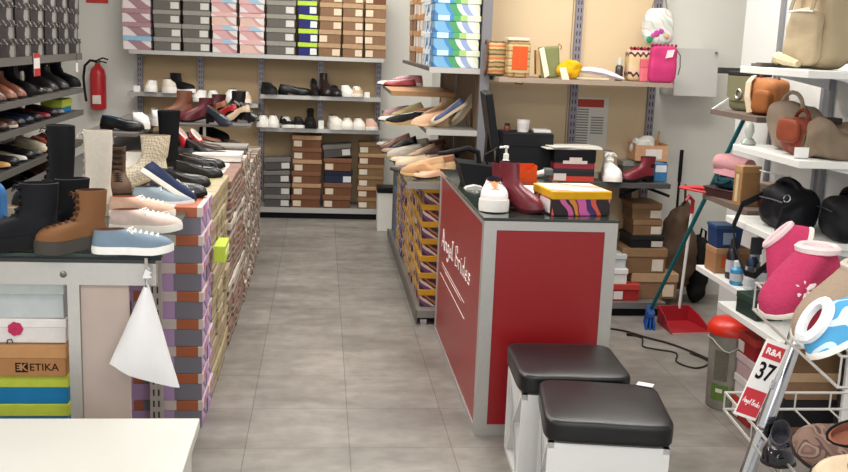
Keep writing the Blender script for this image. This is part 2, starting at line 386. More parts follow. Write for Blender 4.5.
# ------------------------------------------------------------ shoes
def interp(tab, s):
    for (a, b), (c, d) in zip(tab, tab[1:]):
        if a <= s <= c: return b+(d-b)*(s-a)/(c-a)
    return tab[-1][1]
def sst(a, b, x):
    t = max(0, min(1, (x-a)/(b-a))); return t*t*(3-2*t)
SS = [0, .03, .09, .18, .3, .42, .54, .65, .75, .84, .91, .965, 1]
ROUND = [(0, 0), (.03, .34), (.09, .56), (.18, .68), (.3, .68), (.42, .68), (.54, .8), (.65, .95), (.75, 1), (.84, .92), (.91, .74), (.965, .46), (1, 0)]
POINT = [(0, 0), (.03, .34), (.09, .56), (.18, .66), (.3, .6), (.42, .58), (.54, .72), (.65, .88), (.75, .86), (.84, .68), (.91, .46), (.965, .24), (1, 0)]
SHC = {}
def shoe_parts(L=.265, W=.096, heel=0, sole=.024, toe=.045, collar=(.02, .46, .072, .56), tilt=0, shaft=(), pointy=0, solew=1.05,
               cu='#eeeeea', cs='#efece6', ci='#8a7f78', cl=None, ch=None, acc=None, cacc=None, ru=.55, heelw=.3, laces=5, sheen=0, bump=0, hollow=True,
               lacecol=None, cuff=None, wedge=False, buckle=None, pattern=None, vk=1.0):
    """the meshes of one shoe, toe to local +x, sole on z = 0, origin under the middle"""
    def outline(k):
        pts = []
        for i, s in enumerate(SS): pts.append((s, 1))
        for s in SS[-2:0:-1]: pts.append((s, -1))
        out = []
        for s, sg in pts:
            f = interp(ROUND, s)*(1-pointy)+interp(POINT, s)*pointy
            y = sg*f*W/2*k + .06*W*sst(.4, .8, s)*(1 if sg > 0 else .2)
            out.append((s, sg, (s-.5)*L*(1 if k <= 1 else 1+(k-1)*.5), y))
        return out
    zb = lambda s: heel*(1-sst(.2, .66, s)) + L*.03*sst(.74, 1, s)*(1 if sole < .035 else .5)
    P = []
    b = MB(); O = outline(solew); n = len(O)
    flat = wedge
    V = [(x*.99, y*.97, 0 if (flat and s < .7) else zb(s)) for s, sg, x, y in O]+[(x, y, zb(s)+sole*.55) for s, sg, x, y in O]+[(x*.985, y*.97, zb(s)+sole) for s, sg, x, y in O]
    Fs = [tuple(range(n))[::-1], tuple(range(2*n, 3*n))]
    for r_ in (0, 1): Fs += [(r_*n+i, r_*n+(i+1) % n, (r_+1)*n+(i+1) % n, (r_+1)*n+i) for i in range(n)]
    b.add(V, Fs, mat(cs, .6)); P.append(('sole', b.mesh('sole', True)))
    if heel > .012 and not wedge:
        hb = MB(); idx = [i for i, o in enumerate(O) if o[0] <= heelw+.001]
        ring = [O[i] for i in idx if O[i][1] > 0 or O[i][0] == 0]+[]
        ring = sorted([o for o in O if o[0] <= heelw], key=lambda o: (o[1], o[0]*o[1]))
        pos = [o for o in O if o[0] <= heelw and o[1] > 0]; neg = [o for o in O if o[0] <= heelw and o[1] < 0]
        ring = sorted(neg, key=lambda o: -o[0])+sorted(pos, key=lambda o: o[0])
        m_ = len(ring); tp = .55 if heel > .06 and heelw < .2 else .9
        cx = sum(o[2] for o in ring)/m_ - (.006 if tp < .6 else 0)
        V = [(cx+(o[2]-cx)*tp, o[3]*tp, 0) for o in ring]+[(o[2], o[3]*.98, zb(o[0])+.002) for o in ring]
        hb.add(V, [tuple(range(m_))[::-1], tuple(range(m_, 2*m_))]+[(i, (i+1) % m_, m_+(i+1) % m_, m_+i) for i in range(m_)], mat(ch or cs, .45))
        P.append(('heel', hb.mesh('heel', False)))
    # upper
    c0, c1, cz, cw = collar; K = 7; O = outline(.965)
    zc = lambda s: heel*(1-s*.6)+cz+tilt*(s-.4)
    def cpt(s, sg, x0, x1, w, z, tl=0):
        q = 2*s-1; return Vector(((x0+(x1-x0)*s-.5)*L, sg*w*W/2*math.sqrt(max(0, 1-q*q)), z+tl*(s-.4)))
    rows = [[] for _ in range(K+1)]
    for s, sg, x, y in O:
        S = Vector((x, y, zb(s)+sole*.9)); C = cpt(s, sg, c0, c1, cw, zc(s))
        wgt = sst(.35, .85, s); h1 = toe*wgt*(1.0)+(C.z-S.z)*.5*(1-wgt)
        P1 = S+Vector((0, y*.06, h1)); k = .52*wgt+.1*(1-wgt)
        k *= vk; P2 = C+Vector(((S.x-C.x)*k, (S.y-C.y)*k*(1.0), -(C.z-S.z)*(.30*wgt+.3*(1-wgt))))
        if P2.z < S.z+h1*.8 and wgt > .5: P2.z = S.z+h1*.95
        for j in range(K+1):
            t = j/K; rows[j].append(S*(1-t)**3+P1*3*t*(1-t)**2+P2*3*t*t*(1-t)+C*t**3)
    for (z, x0, x1, w_) in shaft:
        rows.append([cpt(s, sg, x0, x1, w_, z+heel*.4) for s, sg, x, y in O])
    b = MB(); n = len(O); V = [p for r_ in rows for p in r_]
    mu = pattern or mat(cu, ru, 0, .1, 60, bump, 160, 0, sheen); ma = mat(cacc, ru) if cacc else mu
    b.mid(mu); b.v = [tuple(p) for p in V]
    nr = len(rows)
    for j in range(nr-1):
        for i in range(n):
            b.f.append((j*n+i, j*n+(i+1) % n, (j+1)*n+(i+1) % n, (j+1)*n+i))
            s = (O[i][0]+O[(i+1) % n][0])/2
            b.mi.append(b.mid(ma) if (acc and acc(s, j/(nr-1))) else 0)
    top = rows[-1]; cen = sum(top, Vector())/n
    P.append(('upper', b.mesh('upper', True)))
    # lining: rim, inside wall and insole
    b = MB(); r0 = top; r1 = [cen+(p-cen)*.9+Vector((0, 0, .002)) for p in top]
    dz = min(.05, cz*.55) if not shaft else .09
    r2 = [cen+(p-cen)*.82-Vector((0, 0, dz)) for p in top]
    V = r0+r1+r2; Fs = [(q*n+i, q*n+(i+1) % n, (q+1)*n+(i+1) % n, (q+1)*n+i) for q in (0, 1) for i in range(n)]+[tuple(range(2*n, 3*n))]
    b.add(V, Fs, mat(ci, .7)); P.append(('lining', b.mesh('lining', True)))
    it = SS.index(1)
    if cuff:
        b = MB(); b.tube([cen+(p-cen)*1.02 for p in top], cuff[1], mat(cuff[0], .9, 0, .1, 80, .5, 200), 6, closed=True); P.append(('cuff', b.mesh('cuff', True)))
    if cl:
        b = MB(); ml = mat(cl, .7)
        path = [r_[it] for r_ in rows]; path = path[3:] if not shaft else path[3:]
        L_ = [0]
        for p, q in zip(path, path[1:]): L_.append(L_[-1]+(q-p).length)
        def along(d):
            for i in range(len(path)-1):
                if L_[i] <= d <= L_[i+1]+1e-9:
                    t = (d-L_[i])/max(1e-6, L_[i+1]-L_[i]); return path[i].lerp(path[i+1], t), (path[i+1]-path[i]).normalized()
            return path[-1], (path[-1]-path[-2]).normalized()
        for q in range(laces):
            d = L_[-1]*(.08+.84*q/max(1, laces-1)); c, t = along(d); nn = Vector((0, 1, 0)).cross(t); nn = nn if nn.z > 0 or nn.x > 0 else -nn
            if nn.x < 0: nn = -nn
            hw = W*.19
            b.tube([c+Vector((0, -hw, 0))-nn*.006+t*.004, c+nn*.0035, c+Vector((0, hw, 0))-nn*.006-t*.004], .004, ml, 5)
            b.tube([c+Vector((0, hw, 0))-nn*.006+t*.004, c+nn*.0045, c+Vector((0, -hw, 0))-nn*.006-t*.004], .0034, ml, 5)
        c, t = along(L_[-1]*.95)
        for sg in (-1, 1):
            b.tube([c, c+Vector((.012, sg*.02, .004)), c+Vector((.016, sg*.032, -.012)), c+Vector((.008, sg*.02, -.006))], .0026, ml, 5)
        P.append(('laces', b.mesh('laces', True)))
    if buckle:
        c = rows[4][it]; b = MB()
        b.tube([c+Vector((0, -.02, .004)), c+Vector((.01, 0, .012)), c+Vector((0, .02, .004)), c+Vector((-.012, 0, .01))], .004, mat(buckle, .4), 6, closed=True)
        P.append(('bow', b.mesh('bow', True)))
    return P
KIND = {
 'sneaker': dict(cl='#f4f2ee', sole=.03, collar=(.03, .45, .088, .56), toe=.036, tilt=.0, vk=.8),
 'chunky': dict(cl='#f0eee8', sole=.045, collar=(.02, .46, .105, .6), toe=.05, tilt=-.01, W=.105, solew=1.08),
 'runner': dict(cl='#f1efe9', sole=.026, collar=(.03, .43, .08, .54), toe=.03, tilt=.004, solew=1.04, vk=.7, laces=6),
 'hightop': dict(cl='#f0eee9', sole=.03, collar=(.03, .48, .09, .56), shaft=((.125, .02, .45, .56), (.15, .01, .45, .58)), laces=6),
 'loafer': dict(sole=.018, heel=.018, collar=(.05, .55, .062, .56), toe=.036, ru=.35, tilt=-.012, cs='#1a1717'),
 'flat': dict(sole=.008, heel=.008, collar=(.05, .7, .05, .58), toe=.026, ru=.4, tilt=-.018, pointy=.5, W=.086, cs='#2a2220'),
 'pump': dict(sole=.006, heel=.075, heelw=.17, collar=(.05, .68, .052, .56), toe=.024, ru=.3, pointy=.8, W=.082, tilt=-.02, L=.235, cs='#1c1717'),
 'mule': dict(sole=.016, heel=.03, wedge=True, collar=(.25, .62, .06, .6), toe=.03, cs='#c9a878', W=.09),
 'wedge': dict(sole=.014, heel=.05, wedge=True, collar=(.05, .62, .058, .56), toe=.03, cs='#c7a779', W=.09, ru=.6),
 'ankle': dict(sole=.014, heel=.035, heelw=.28, collar=(.03, .52, .095, .6), toe=.038, ru=.35, shaft=((.125, .0, .42, .6), (.16, -.02, .42, .64)), cs='#1a1718', L=.26),
 'chelsea': dict(sole=.02, heel=.028, heelw=.3, collar=(.03, .52, .095, .6), toe=.04, ru=.35, shaft=((.13, .0, .42, .6), (.17, -.02, .43, .66)), cs='#151314', L=.27),
 'lacedboot': dict(sole=.045, heel=.012, collar=(.03, .5, .105, .62), toe=.052, ru=.6, shaft=((.14, .01, .43, .64), (.185, .0, .43, .66), (.21, -.01, .43, .68)), cl='#3a2a20', laces=9, W=.104, L=.28, cs='#1b1a19', solew=1.08),
 'tallboot': dict(sole=.03, heel=.02, collar=(.03, .5, .11, .6), toe=.045, shaft=((.16, .02, .42, .6), (.23, .0, .42, .66), (.30, -.01, .43, .7), (.34, -.01, .43, .72)), W=.1, L=.27),
 'slipper': dict(sole=.014, collar=(.02, .36, .085, .68), toe=.055, W=.112, L=.26, ru=.95, bump=.6, tilt=.05, cs='#ece6dd', ci='#efe6dc'),
}
def shoe(kind, label, loc, deg, name=None, group=None, rot=None, cat='shoe', sc=1, **kw):
    d = dict(KIND[kind]); d.update(kw)
    if 'cl' in kw and kw['cl'] is None: d.pop('cl')
    key = (kind, repr(sorted((k, v) for k, v in d.items() if k not in ('acc', 'pattern'))), bool(d.get('acc')), id(d.get('pattern')))
    if key not in SHC: SHC[key] = shoe_parts(**d)
    nm = name or {'sneaker': 'sneaker', 'chunky': 'sneaker', 'runner': 'sneaker', 'hightop': 'high_top_sneaker', 'loafer': 'loafer', 'flat': 'flat_shoe', 'pump': 'pump_shoe',
                  'mule': 'mule_shoe', 'wedge': 'wedge_shoe', 'ankle': 'ankle_boot', 'chelsea': 'ankle_boot', 'lacedboot': 'lace_up_boot', 'tallboot': 'tall_boot', 'slipper': 'slipper'}[kind]
    if cat == 'shoe' and 'boot' in nm: cat = 'boot'
    if nm == 'slipper': cat = 'slipper'
    t = thing(nm, label, cat, loc, R(deg), group, rot)
    if sc != 1: t.scale = (sc, sc, sc)
    for pn, me in SHC[key]: link(pn, me, t)
    return t
def shoe_row(items, place, group, z):
    """items: (px, Y, kind, degrees, description, options); labels count along the row"""
    pos = sorted([(xat(px, Y, z), i) for i, (px, Y, *_) in enumerate(items)])
    order = {i: q+1 for q, (_, i) in enumerate(pos)}
    for i, it in enumerate(items):
        px, Y, kind, deg, desc, kw = it
        kw = dict(sc=1.17); kw.update(items[i][5]); rot = kw.pop('rot', None); dz = kw.pop('dz', 0)
        x = xat(px, Y, z)
        shoe(kind, f'{desc}, {ORD[order[i]]} from left {place}', (x, Y, z+dz), deg, None, group, rot, **kw)

# ------------------------------------------------------------ soft goods
def soft_mesh(w, d, h, mtl, p=4.5, n=14, wr=.006, ws=9, seed=0, post=None, name='bag', sag=0):
    bm = bmesh.new(); bmesh.ops.create_cube(bm, size=2); bmesh.ops.subdivide_edges(bm, edges=bm.edges[:], cuts=n, use_grid_fill=True)
    V = []
    off = Vector((seed*3.7, seed*1.3, seed*2.1))
    for v in bm.verts:
        c = v.co; k = (abs(c.x)**p+abs(c.y)**p+abs(c.z)**p)**(1/p); q = c/k
        nrm = Vector((q.x/w, q.y/d, q.z/h)).normalized()
        c2 = Vector((q.x*w/2, q.y*d/2, q.z*h/2))
        dsp = (noise.noise(c2*ws*1.0+off)+.5*noise.noise(c2*ws*2.3+off))*wr*(1 if q.z > -.8 else .25)
        c2 = c2+nrm*dsp+Vector((0, 0, h/2)); c2.z = max(0, c2.z)
        if post: c2 = post(c2)
        V.append(c2)
    for v, c in zip(bm.verts, V): v.co = c
    b = MB(); b.bm(bm, mtl); return b.mesh(name, True)
def arc(x0, x1, z0, top, y=0, n=10, lean=0):
    out = []
    for i in range(n+1):
        a = PI*i/n; out.append(Vector(((x0+x1)/2-(x1-x0)/2*math.cos(a), y+lean*math.sin(a), z0+top*math.sin(a))))
    return out

# ------------------------------------------------------------ racks
def upright(name, t, x, y, z1, m, w_=.05, d_=.035, z0=0, face=-1):
    def f(b):
        b.box(x-w_/2, x+w_/2, y-d_/2, y+d_/2, z0, z1, m)
        dark = mat('#3b3a40', .6, 0, 0)
        k = int((z1-z0)/.05)
        for i in range(k):
            zz = z0+.03+i*.05
            for s in (-1, 1): b.box(x+s*w_*.2-.0035, x+s*w_*.2+.0035, y+face*d_/2-.0012, y+face*d_/2+.0012, zz, zz+.028, dark)
    return one(name, t, f)
UPM = mat('#8f8b95', .45, .5, .04)
SHM = mat('#b4b1ac', .45, .3, .05)
PANEL = mat('#bfa785', .6, 0, .05, 2.5)
# back wall rack
t = thing('shelving_rack', 'beige panelled steel shelving rack along the white back wall', 'shelving', (0, 9.6, 0))
one('back_panel', t, lambda b: [b.box(-1.70+i*.565, -1.145+i*.565, .19, .215, .12, 2.5, PANEL) for i in range(4)])
for x in (-1.70, -1.135, -.57, -.005, .55): upright('upright', t, x, .165, 2.5, UPM)
def brd(x0, x1, z, y0=-.15, th=.03):
    return one('shelf', t, lambda b: (b.box(x0, x1, y0, .145, z-th, z, SHM), b.box(x0, x1, y0-.006, y0, z-th-.004, z+.002, STEEL())))
brd(-1.74, -.57, 1.53); brd(-.57, .58, 1.53)
brd(-1.76, -1.12, 1.15); brd(-1.12, -.58, 1.075); brd(-.56, .56, 1.165); brd(-.56, .56, .86)
one('base_deck', t, lambda b: (b.box(-1.7, .57, -.15, .145, .06, .11, STEEL()), b.box(-1.7, .57, -.1, .145, 0, .06, BLACK())))
# boxes on top of the back rack
def stack(x, y, z, n, kinds, L, D, H, desc, where, group, rz=0, st=None, jit=.006, tilt=None, front='y'):
    zz = z
    for i in range(n):
        k = kinds[i % len(kinds)] if isinstance(kinds, (list, tuple)) else kinds
        dd = desc[i % len(desc)] if isinstance(desc, (list, tuple)) else desc
        tl = tilt.get(i, (0, 0)) if tilt else (0, 0)
        s_ = st[i % len(st)] if isinstance(st, (list, tuple)) else st
        up = abs(math.sin(tl[1]))*L/2
        shoebox(L, D, H, k, f'{dd}, {ORD[i+1]} from bottom {where}', (x+random.uniform(-jit, jit), y+random.uniform(-jit, jit), zz+up), rz+random.uniform(-.02, .02)*(jit > 0), group, front, s_, tl)
        zz += H+.0008+up*1.6
    return zz
TOP = 'shoe boxes on top of the back rack'
def topcol(px0, px1, kinds, desc, nth, st=None, H=.121, tilt=None, n=5):
    x0 = xat(px0+.8, 9.46, 1.7); x1 = xat(px1-.8, 9.46, 1.7)
    stack((x0+x1)/2, 9.55, 1.533, n, kinds, x1-x0, .2, H, desc, f'in {nth} stack atop back rack', TOP, 0, st, .007, tilt)
topcol(122, 152.5, ['mauveblue', 'mauve', 'mauve', 'mauveblue', 'olive'], ['mauve wave box with blue lid', 'mauve wave box', 'mauve wave box', 'mauve wave box with blue lid', 'olive box'], 'first')
topcol(153, 182, 'gray', 'grey shoe box', 'second')
topcol(182, 211, 'gray', 'grey shoe box', 'third')
topcol(211, 238, ['pinkblue', 'pinkblue', 'pinkpink', 'pinkblue', 'pinkblue'], ['pink box with blue lid', 'pink box with blue lid', 'pale pink box', 'pink box with blue lid', 'pink box with blue lid'], 'fourth')
topcol(238, 265, ['pinkpink', 'pinkblue', 'pinkpink', 'pinkblue', 'pinkpink'], ['pale pink box', 'pink box with blue lid', 'pale pink box', 'pink box with blue lid', 'pale pink box'], 'fifth')
topcol(266, 297, 'gray', 'grey shoe box', 'sixth')
topcol(297, 318, 'navylime', 'navy box with lime lid', 'seventh', tilt={2: (0, .05)})
topcol(318, 342, 'kraft', 'kraft cardboard shoe box', 'eighth', ['right', 'left', 'right', 'right', 'right'])
topcol(342, 364, 'kraft', 'kraft cardboard shoe box', 'ninth')
topcol(364, 387, ['kraft', 'kraft', 'kraft', 'kraft', 'brown'], ['kraft cardboard shoe box', 'kraft cardboard shoe box', 'kraft cardboard shoe box', 'kraft cardboard shoe box', 'brown cardboard shoe box'], 'tenth', 'left')
# boxes on the base deck
LOW = 'shoe boxes on the base deck of the back rack'
def lowcol(px0, px1, n, kinds, desc, nth, H, st=None, tilt=None):
    x0 = xat(px0+.8, 9.46, .5); x1 = xat(px1-.8, 9.46, .5)
    stack((x0+x1)/2, 9.56, .112, n, kinds, x1-x0, .2, H, desc, f'in {nth} stack on back rack base', LOW, 0, st, .006, tilt)
lowcol(263, 291, 4, 'darkgray', 'dark grey shoe box', 'first', .112, None, {2: (0, -.04), 3: (0, -.05)})
lowcol(291, 322, 6, ['brown', 'brownlight', 'brown', 'brownlight', 'brown', 'brownlight'], ['brown shoe box', 'brown box with tan lid', 'brown shoe box', 'brown box with tan lid', 'brown shoe box', 'brown box with tan lid'], 'second', .113, 'left')
lowcol(323, 353, 5, ['brown', 'brown', 'navywhite', 'brown', 'darkgray'], ['brown shoe box', 'brown shoe box', 'navy shoe box', 'brown shoe box', 'dark grey box tilted'], 'third', .118, ['left', 'left', 'right', 'left', 'right'], {4: (0, -.1)})
lowcol(357, 385, 6, ['tan', 'brownlight', 'tan', 'tan', 'brownlight', 'tan'], ['tan shoe box', 'brown box with pale lid', 'tan shoe box', 'tan shoe box', 'brown box with pale lid', 'tan shoe box'], 'fourth', .105, 'left')
# shoes on the back rack
D_ = -90
BW = dict(cu='#1a1a1c', ci='#2a2a2c')
shoe_row([(152, 9.52, 'sneaker', D_, 'white low sneaker', dict(cu='#f0eee8')),
          (168, 9.5, 'chunky', D_+15, 'cream chunky sneaker', dict(cu='#ddd3c4', cs='#f2efe8')),
          (182, 9.53, 'hightop', D_+50, 'black sock sneaker on white sole', dict(BW, cl=None, cs='#f0eee8'))],
         'on top left shelf of back rack', 'shoes on the upper left back shelf', 1.152)
shoe_row([(201, 9.52, 'sneaker', D_-6, 'white sneaker', dict(cu='#f0eeea')), (213, 9.52, 'sneaker', D_+8, 'white sneaker', dict(cu='#e9e7e2')),
          (232, 9.52, 'chunky', D_, 'white chunky sneaker', dict(cu='#f2f0ec')), (245, 9.52, 'sneaker', D_+4, 'beige sneaker', dict(cu='#dfc2a4'))],
         'on lower left shelf of back rack', 'shoes on the lower left back shelf', 1.077)
shoe_row([(268, 9.52, 'sneaker', D_+20, 'black sneaker', dict(BW, cl='#222222', cs='#2c2c2e')), (295, 9.5, 'loafer', 0, 'black slip-on seen sideways', dict(BW, cs='#111111')),
          (314, 9.52, 'pump', D_+5, 'black heeled pump', dict(BW)), (325, 9.56, 'ankle', D_+12, 'brown-black ankle boot', dict(cu='#2b2022', ci='#3a2a2a')),
          (335, 9.5, 'loafer', D_+6, 'black loafer', dict(BW)), (345.5, 9.5, 'sneaker', D_+8, 'white and black sneaker', dict(cu='#e7e4de', acc=lambda s, u: s < .35, cacc='#2a2a2c')),
          (356.5, 9.5, 'runner', D_, 'beige sneaker', dict(cu='#c9b08e', cs='#efe9df'))],
         'on upper right shelf of back rack', 'shoes on the upper right back shelf', 1.167)
shoe_row([(263, 9.51, 'sneaker', D_, 'white and black sneaker', dict(cu='#dcdad6', acc=lambda s, u: s < .4, cacc='#222224')), (273, 9.51, 'sneaker', D_, 'white sneaker', dict(cu='#e4e2dc')),
          (286, 9.51, 'runner', D_+15, 'black sneaker with white sole', dict(BW, cl='#dddddd')), (298, 9.51, 'runner', D_+5, 'black sneaker with white sole', dict(BW, cl='#333333')),
          (310, 9.51, 'hightop', D_, 'black high-top shoe', dict(BW, cl='#222222', cs='#1a1a1a')), (334, 9.51, 'chunky', D_+12, 'cream chunky sneaker', dict(cu='#e9e2d4')),
          (347, 9.51, 'sneaker', D_, 'white sneaker', dict(cu='#ece8df')), (358, 9.51, 'sneaker', D_+5, 'white sneaker', dict(cu='#e9e3da')), (370, 9.51, 'sneaker', D_+6, 'pink-beige sneaker', dict(cu='#cfa693', cl='#dcc0b0'))],
         'on lower right shelf of back rack', 'shoes on the lower right back shelf', .862)
def card(name, label, px, Y, z, w_, h_, c='#eeede9', rz=0):
    t = thing(name, label, 'card', (xat(px, Y, z), Y, z), rz)
    one('card_face', t, lambda b: b.box(-w_/2, w_/2, -.0015, .0015, 0, h_, mat(c, .6, 0, 0)))
    one('card_foot', t, lambda b: b.box(-w_/2, w_/2, -.012, .02, 0, .0018, mat(c, .6, 0, 0)))
card('price_card', 'white price card at the left end of upper back shelf', 137, 9.5, 1.152, .06, .055)
card('price_card', 'white price card right of the beige sneaker on back rack', 367, 9.5, 1.167, .05, .05)
card('price_card', 'white price card between black and cream shoes on back rack', 321, 9.5, .862, .05, .075)

# ------------------------------------------------------------ extinguisher and wall things
RED = mat('#b3222a', .35, 0, .05)
t = thing('fire_extinguisher', 'red fire extinguisher hanging on the white back wall', 'fire extinguisher', (-2.085, 9.755, .955))
one('cylinder', t, lambda b: b.lathe([(.05, 0), (.07, .012), (.073, .03), (.073, .33), (.062, .375), (.035, .405), (.026, .41), (.026, .43)], RED, 20), True)
one('valve', t, lambda b: (b.lathe([(.022, .43), (.022, .455), (.012, .46)], mat('#8c8578', .35, .8), 10), b.box(-.03, .03, -.01, .01, .445, .46, BLACK())))
one('handle', t, lambda b: b.tube([(-.005, 0, .46), (.05, -.01, .485), (.1, -.015, .47)], .008, BLACK(), 6))
one('handle', t, lambda b: b.tube([(-.005, 0, .448), (.05, -.01, .45), (.085, -.012, .44)], .007, BLACK(), 6))
one('hose', t, lambda b: b.tube([(0, -.02, .45), (-.06, -.03, .46), (-.11, -.03, .41), (-.125, -.03, .3), (-.115, -.04, .18), (-.1, -.05, .08)], .012, BLACK(), 8), True)
one('instruction_label', t, lambda b: b.box(-.038, .038, -.0775, -.07, .06, .14, mat('#d9cfc8', .5)))
one('wall_bracket', t, lambda b: b.box(-.03, .03, .07, .108, .2, .36, mat('#7a7773', .4, .8)))
t = thing('safety_sign', 'red safety sign on white wall above the fire extinguisher', 'sign', (at(97, 2, 9.84).x, 9.843, at(97, 3, 9.84).z))
one('sign_plate', t, lambda b: b.rbox(-.1, .1, -.002, .006, 0, .2, mat('#c8302c', .4), .002, seg=1))

# ------------------------------------------------------------ left wall rack
t = thing('shoe_rack', 'dark steel shoe rack with sloping shelf lines along left wall', 'shelving', (-2.16, 6.9, 0))
LRM = mat('#6f6d69', .5, .35, .05); LRD = mat('#3c3b3d', .5, .2, .05)
for y in (-1.7, -.4, .55, 1.42): 
    one('upright', t, lambda b, y=y: b.box(-.255, -.215, y-.025, y+.025, 0, 2.5, UPM))
for z, th, mm in ((1.508, .045, LRM), (1.235, .03, LRM), (1.062, .035, LRD), (.825, .035, LRD), (.58, .03, LRD)):
    one('shelf', t, lambda b: (b.box(-.215, .26, -1.75, 1.4, z-th, z, mm), b.box(.26, .268, -1.75, 1.4, z-th-.004, z+.003, LRM)))
one('base_deck', t, lambda b: b.box(-.215, .26, -1.75, 1.4, 0, .1, LRD))
for zi, z in enumerate((1.508, 1.235, 1.062, .825)):
    for y in (-.4, 1.36): one('bracket', t, lambda b: b.prism([(-.215, z-.05), (-.215, z-.16), (.2, z-.05)], y-.004, y+.004, 'y', LRD))
G = 'black shoe boxes on top of the left rack'
ys = [8.14, 7.8, 7.46, 7.12, 6.78, 6.44, 6.1, 5.76]
for i, y in enumerate(ys):
    n = 4 if i == 2 else 5
    stack(-2.03, y, 1.511, n, 'blackmesh', .325, .25, .112, 'black box', f'in {ORD[i+1]} stack from far end of left rack', G, R(90), None, .006)
def rackshoes(items, z, place, group):
    N = len(items)
    for i, (px, kind, deg, desc, kw) in enumerate(items):
        kw = dict(kw); X = -1.9-.14+kw.pop('dx', 0)
        # distance along the rack from the picture column
        lo, hi = 3, 9.8
        for _ in range(40):
            c = (lo+hi)/2
            if proj(X+.06, c, z)[0] < px: lo = c
            else: hi = c
        shoe(kind, f'{desc}, {ORD[i+1]} from far end {place}', (X, lo, z), deg, None, group, kw.pop('rot', None), **kw)
BR = dict(cu='#7b4a38', ci='#4b2f26', cs='#2a1d18')
rackshoes([(72, 'tallboot', -12, 'black suede boot', dict(cu='#17161a', ci='#222226', cs='#121212', shaft=((.15, .02, .42, .6), (.195, .0, .42, .66)))),
           (61, 'ankle', -12, 'dark grey ankle boot', dict(cu='#2c2a2b', ci='#3a3838')), (50, 'ankle', -10, 'black leather ankle boot', dict(cu='#242224', ci='#383434')),
           (44, 'flat', -14, 'dark taupe flat shoe', dict(cu='#4c403a', ci='#6a5448')), (37, 'loafer', -12, 'black shiny loafer', dict(cu='#1e1c1e', ci='#403a38', ru=.2)),
           (27, 'tallboot', -10, 'tall black boot', dict(cu='#141416', ci='#222222', cs='#111111', shaft=((.15, .02, .42, .6), (.19, .0, .42, .66)))),
           (17, 'ankle', -12, 'brown leather ankle boot', BR), (7, 'ankle', -12, 'brown leather ankle boot', dict(BR, cu='#8a5842')), (-4, 'ankle', -12, 'dark brown boot', dict(BR, cu='#5c3a30'))],
          1.237, 'on left rack boot shelf', 'boots on the left rack')
rackshoes([(56, 'flat', -15, 'grey flat shoe', dict(cu='#6d6862', ci='#b8a895')), (50, 'loafer', -15, 'dark brown loafer', dict(cu='#2d2524', ci='#4a3a34')),
           (42, 'flat', -15, 'crimson flat shoe', dict(cu='#8e2433', ci='#5c3034')), (33, 'loafer', -12, 'black loafer', dict(cu='#1b1b1e', ci='#2f2d2d')), (24, 'loafer', -12, 'navy moccasin', dict(cu='#1d2440', ci='#2a2a38')),
           (15, 'loafer', -12, 'dark navy loafer', dict(cu='#20222f', ci='#3a3a44')), (7, 'loafer', -12, 'brown moccasin', dict(cu='#4a332b', ci='#876a58', cs='#c8b8a8')), (-2, 'loafer', -12, 'brown moccasin', dict(cu='#54382d', ci='#876a58'))],
          1.064, 'on left rack loafer shelf', 'loafers on the left rack')
rackshoes([(58, 'mule', -20, 'red and white sandal', dict(cu='#b9544c', ci='#d9cfc6', cs='#d9d3ca')), (49, 'mule', -25, 'coral pink sandal', dict(cu='#c4604f', ci='#c9a08e', cs='#d8cbbd')),
           (41, 'wedge', -15, 'cream wedge shoe', dict(cu='#cfc4b0', ci='#a89a84')), (34, 'flat', -15, 'green-grey flat shoe', dict(cu='#565c4e', ci='#8a8674')), (26, 'loafer', -15, 'black loafer', dict(cu='#1b1b1c', ci='#2b2828')),
           (18, 'flat', -15, 'white flat shoe', dict(cu='#cfcac0', ci='#b6a88e')), (9, 'loafer', -12, 'dark loafer', dict(cu='#222222', ci='#333333')), (1, 'flat', -15, 'orange-tan flat shoe', dict(cu='#c79a5a', ci='#d9bb87'))],
          .828, 'on left rack sandal shelf', 'sandals on the left rack')
rackshoes([(62, 'ankle', -15, 'beige ankle boot', dict(cu='#a58a66', ci='#6a5643', cs='#7c6448')), (54, 'ankle', -15, 'tan suede boot', dict(cu='#93754f', ci='#5d4a38')), (44, 'pump', -20, 'black pump', dict(cu='#18181a', ci='#8a7460')),
           (36, 'flat', -20, 'pale flat shoe', dict(cu='#a8a49b', ci='#6d665c')), (27, 'loafer', -20, 'black loafer', dict(cu='#1a1a1b', ci='#2c2a2a'))],
          .582, 'on left rack bottom shelf', 'boots on the left rack bottom shelf')
tg = atx(37, 76, -1.886)
t = thing('sale_tag', 'red and white sale tag hanging under left rack black boxes', 'tag', (-1.886, tg.y, tg.z))
one('tag_card', t, lambda b: b.box(.0, .003, -.07, .07, 0, .15, mat('#d9d3cf', .5)))
one('tag_band', t, lambda b: b.box(.003, .0045, -.07, .07, .0, .05, RED))
one('tag_band', t, lambda b: b.box(.003, .0045, -.07, .07, .12, .15, RED))
one('string', t, lambda b: b.tube([(.001, 0, .15), (0, 0, max(.16, 1.47-tg.z))], .0015, BLACK(), 4))
t2 = at(46, 72, 7.2)
shoebox(.3, .16, .1, 'limeblue', 'lime-lidded shoe box at far end of left rack loafer shelf', (-2.03, 8.02, 1.065), R(90), None, 'y', 'none', (0, 0), .06)
tg = atx(77, 72, -1.886)
t = thing('white_tag', 'small white tag hanging beside the black suede boot', 'tag', (-1.886, tg.y, tg.z))
one('tag_card', t, lambda b: b.box(0, .002, -.03, .03, 0, .07, WHITE()))
one('string', t, lambda b: b.tube([(.001, 0, .07), (0, 0, 1.508-tg.z)], .0015, BLACK(), 4))

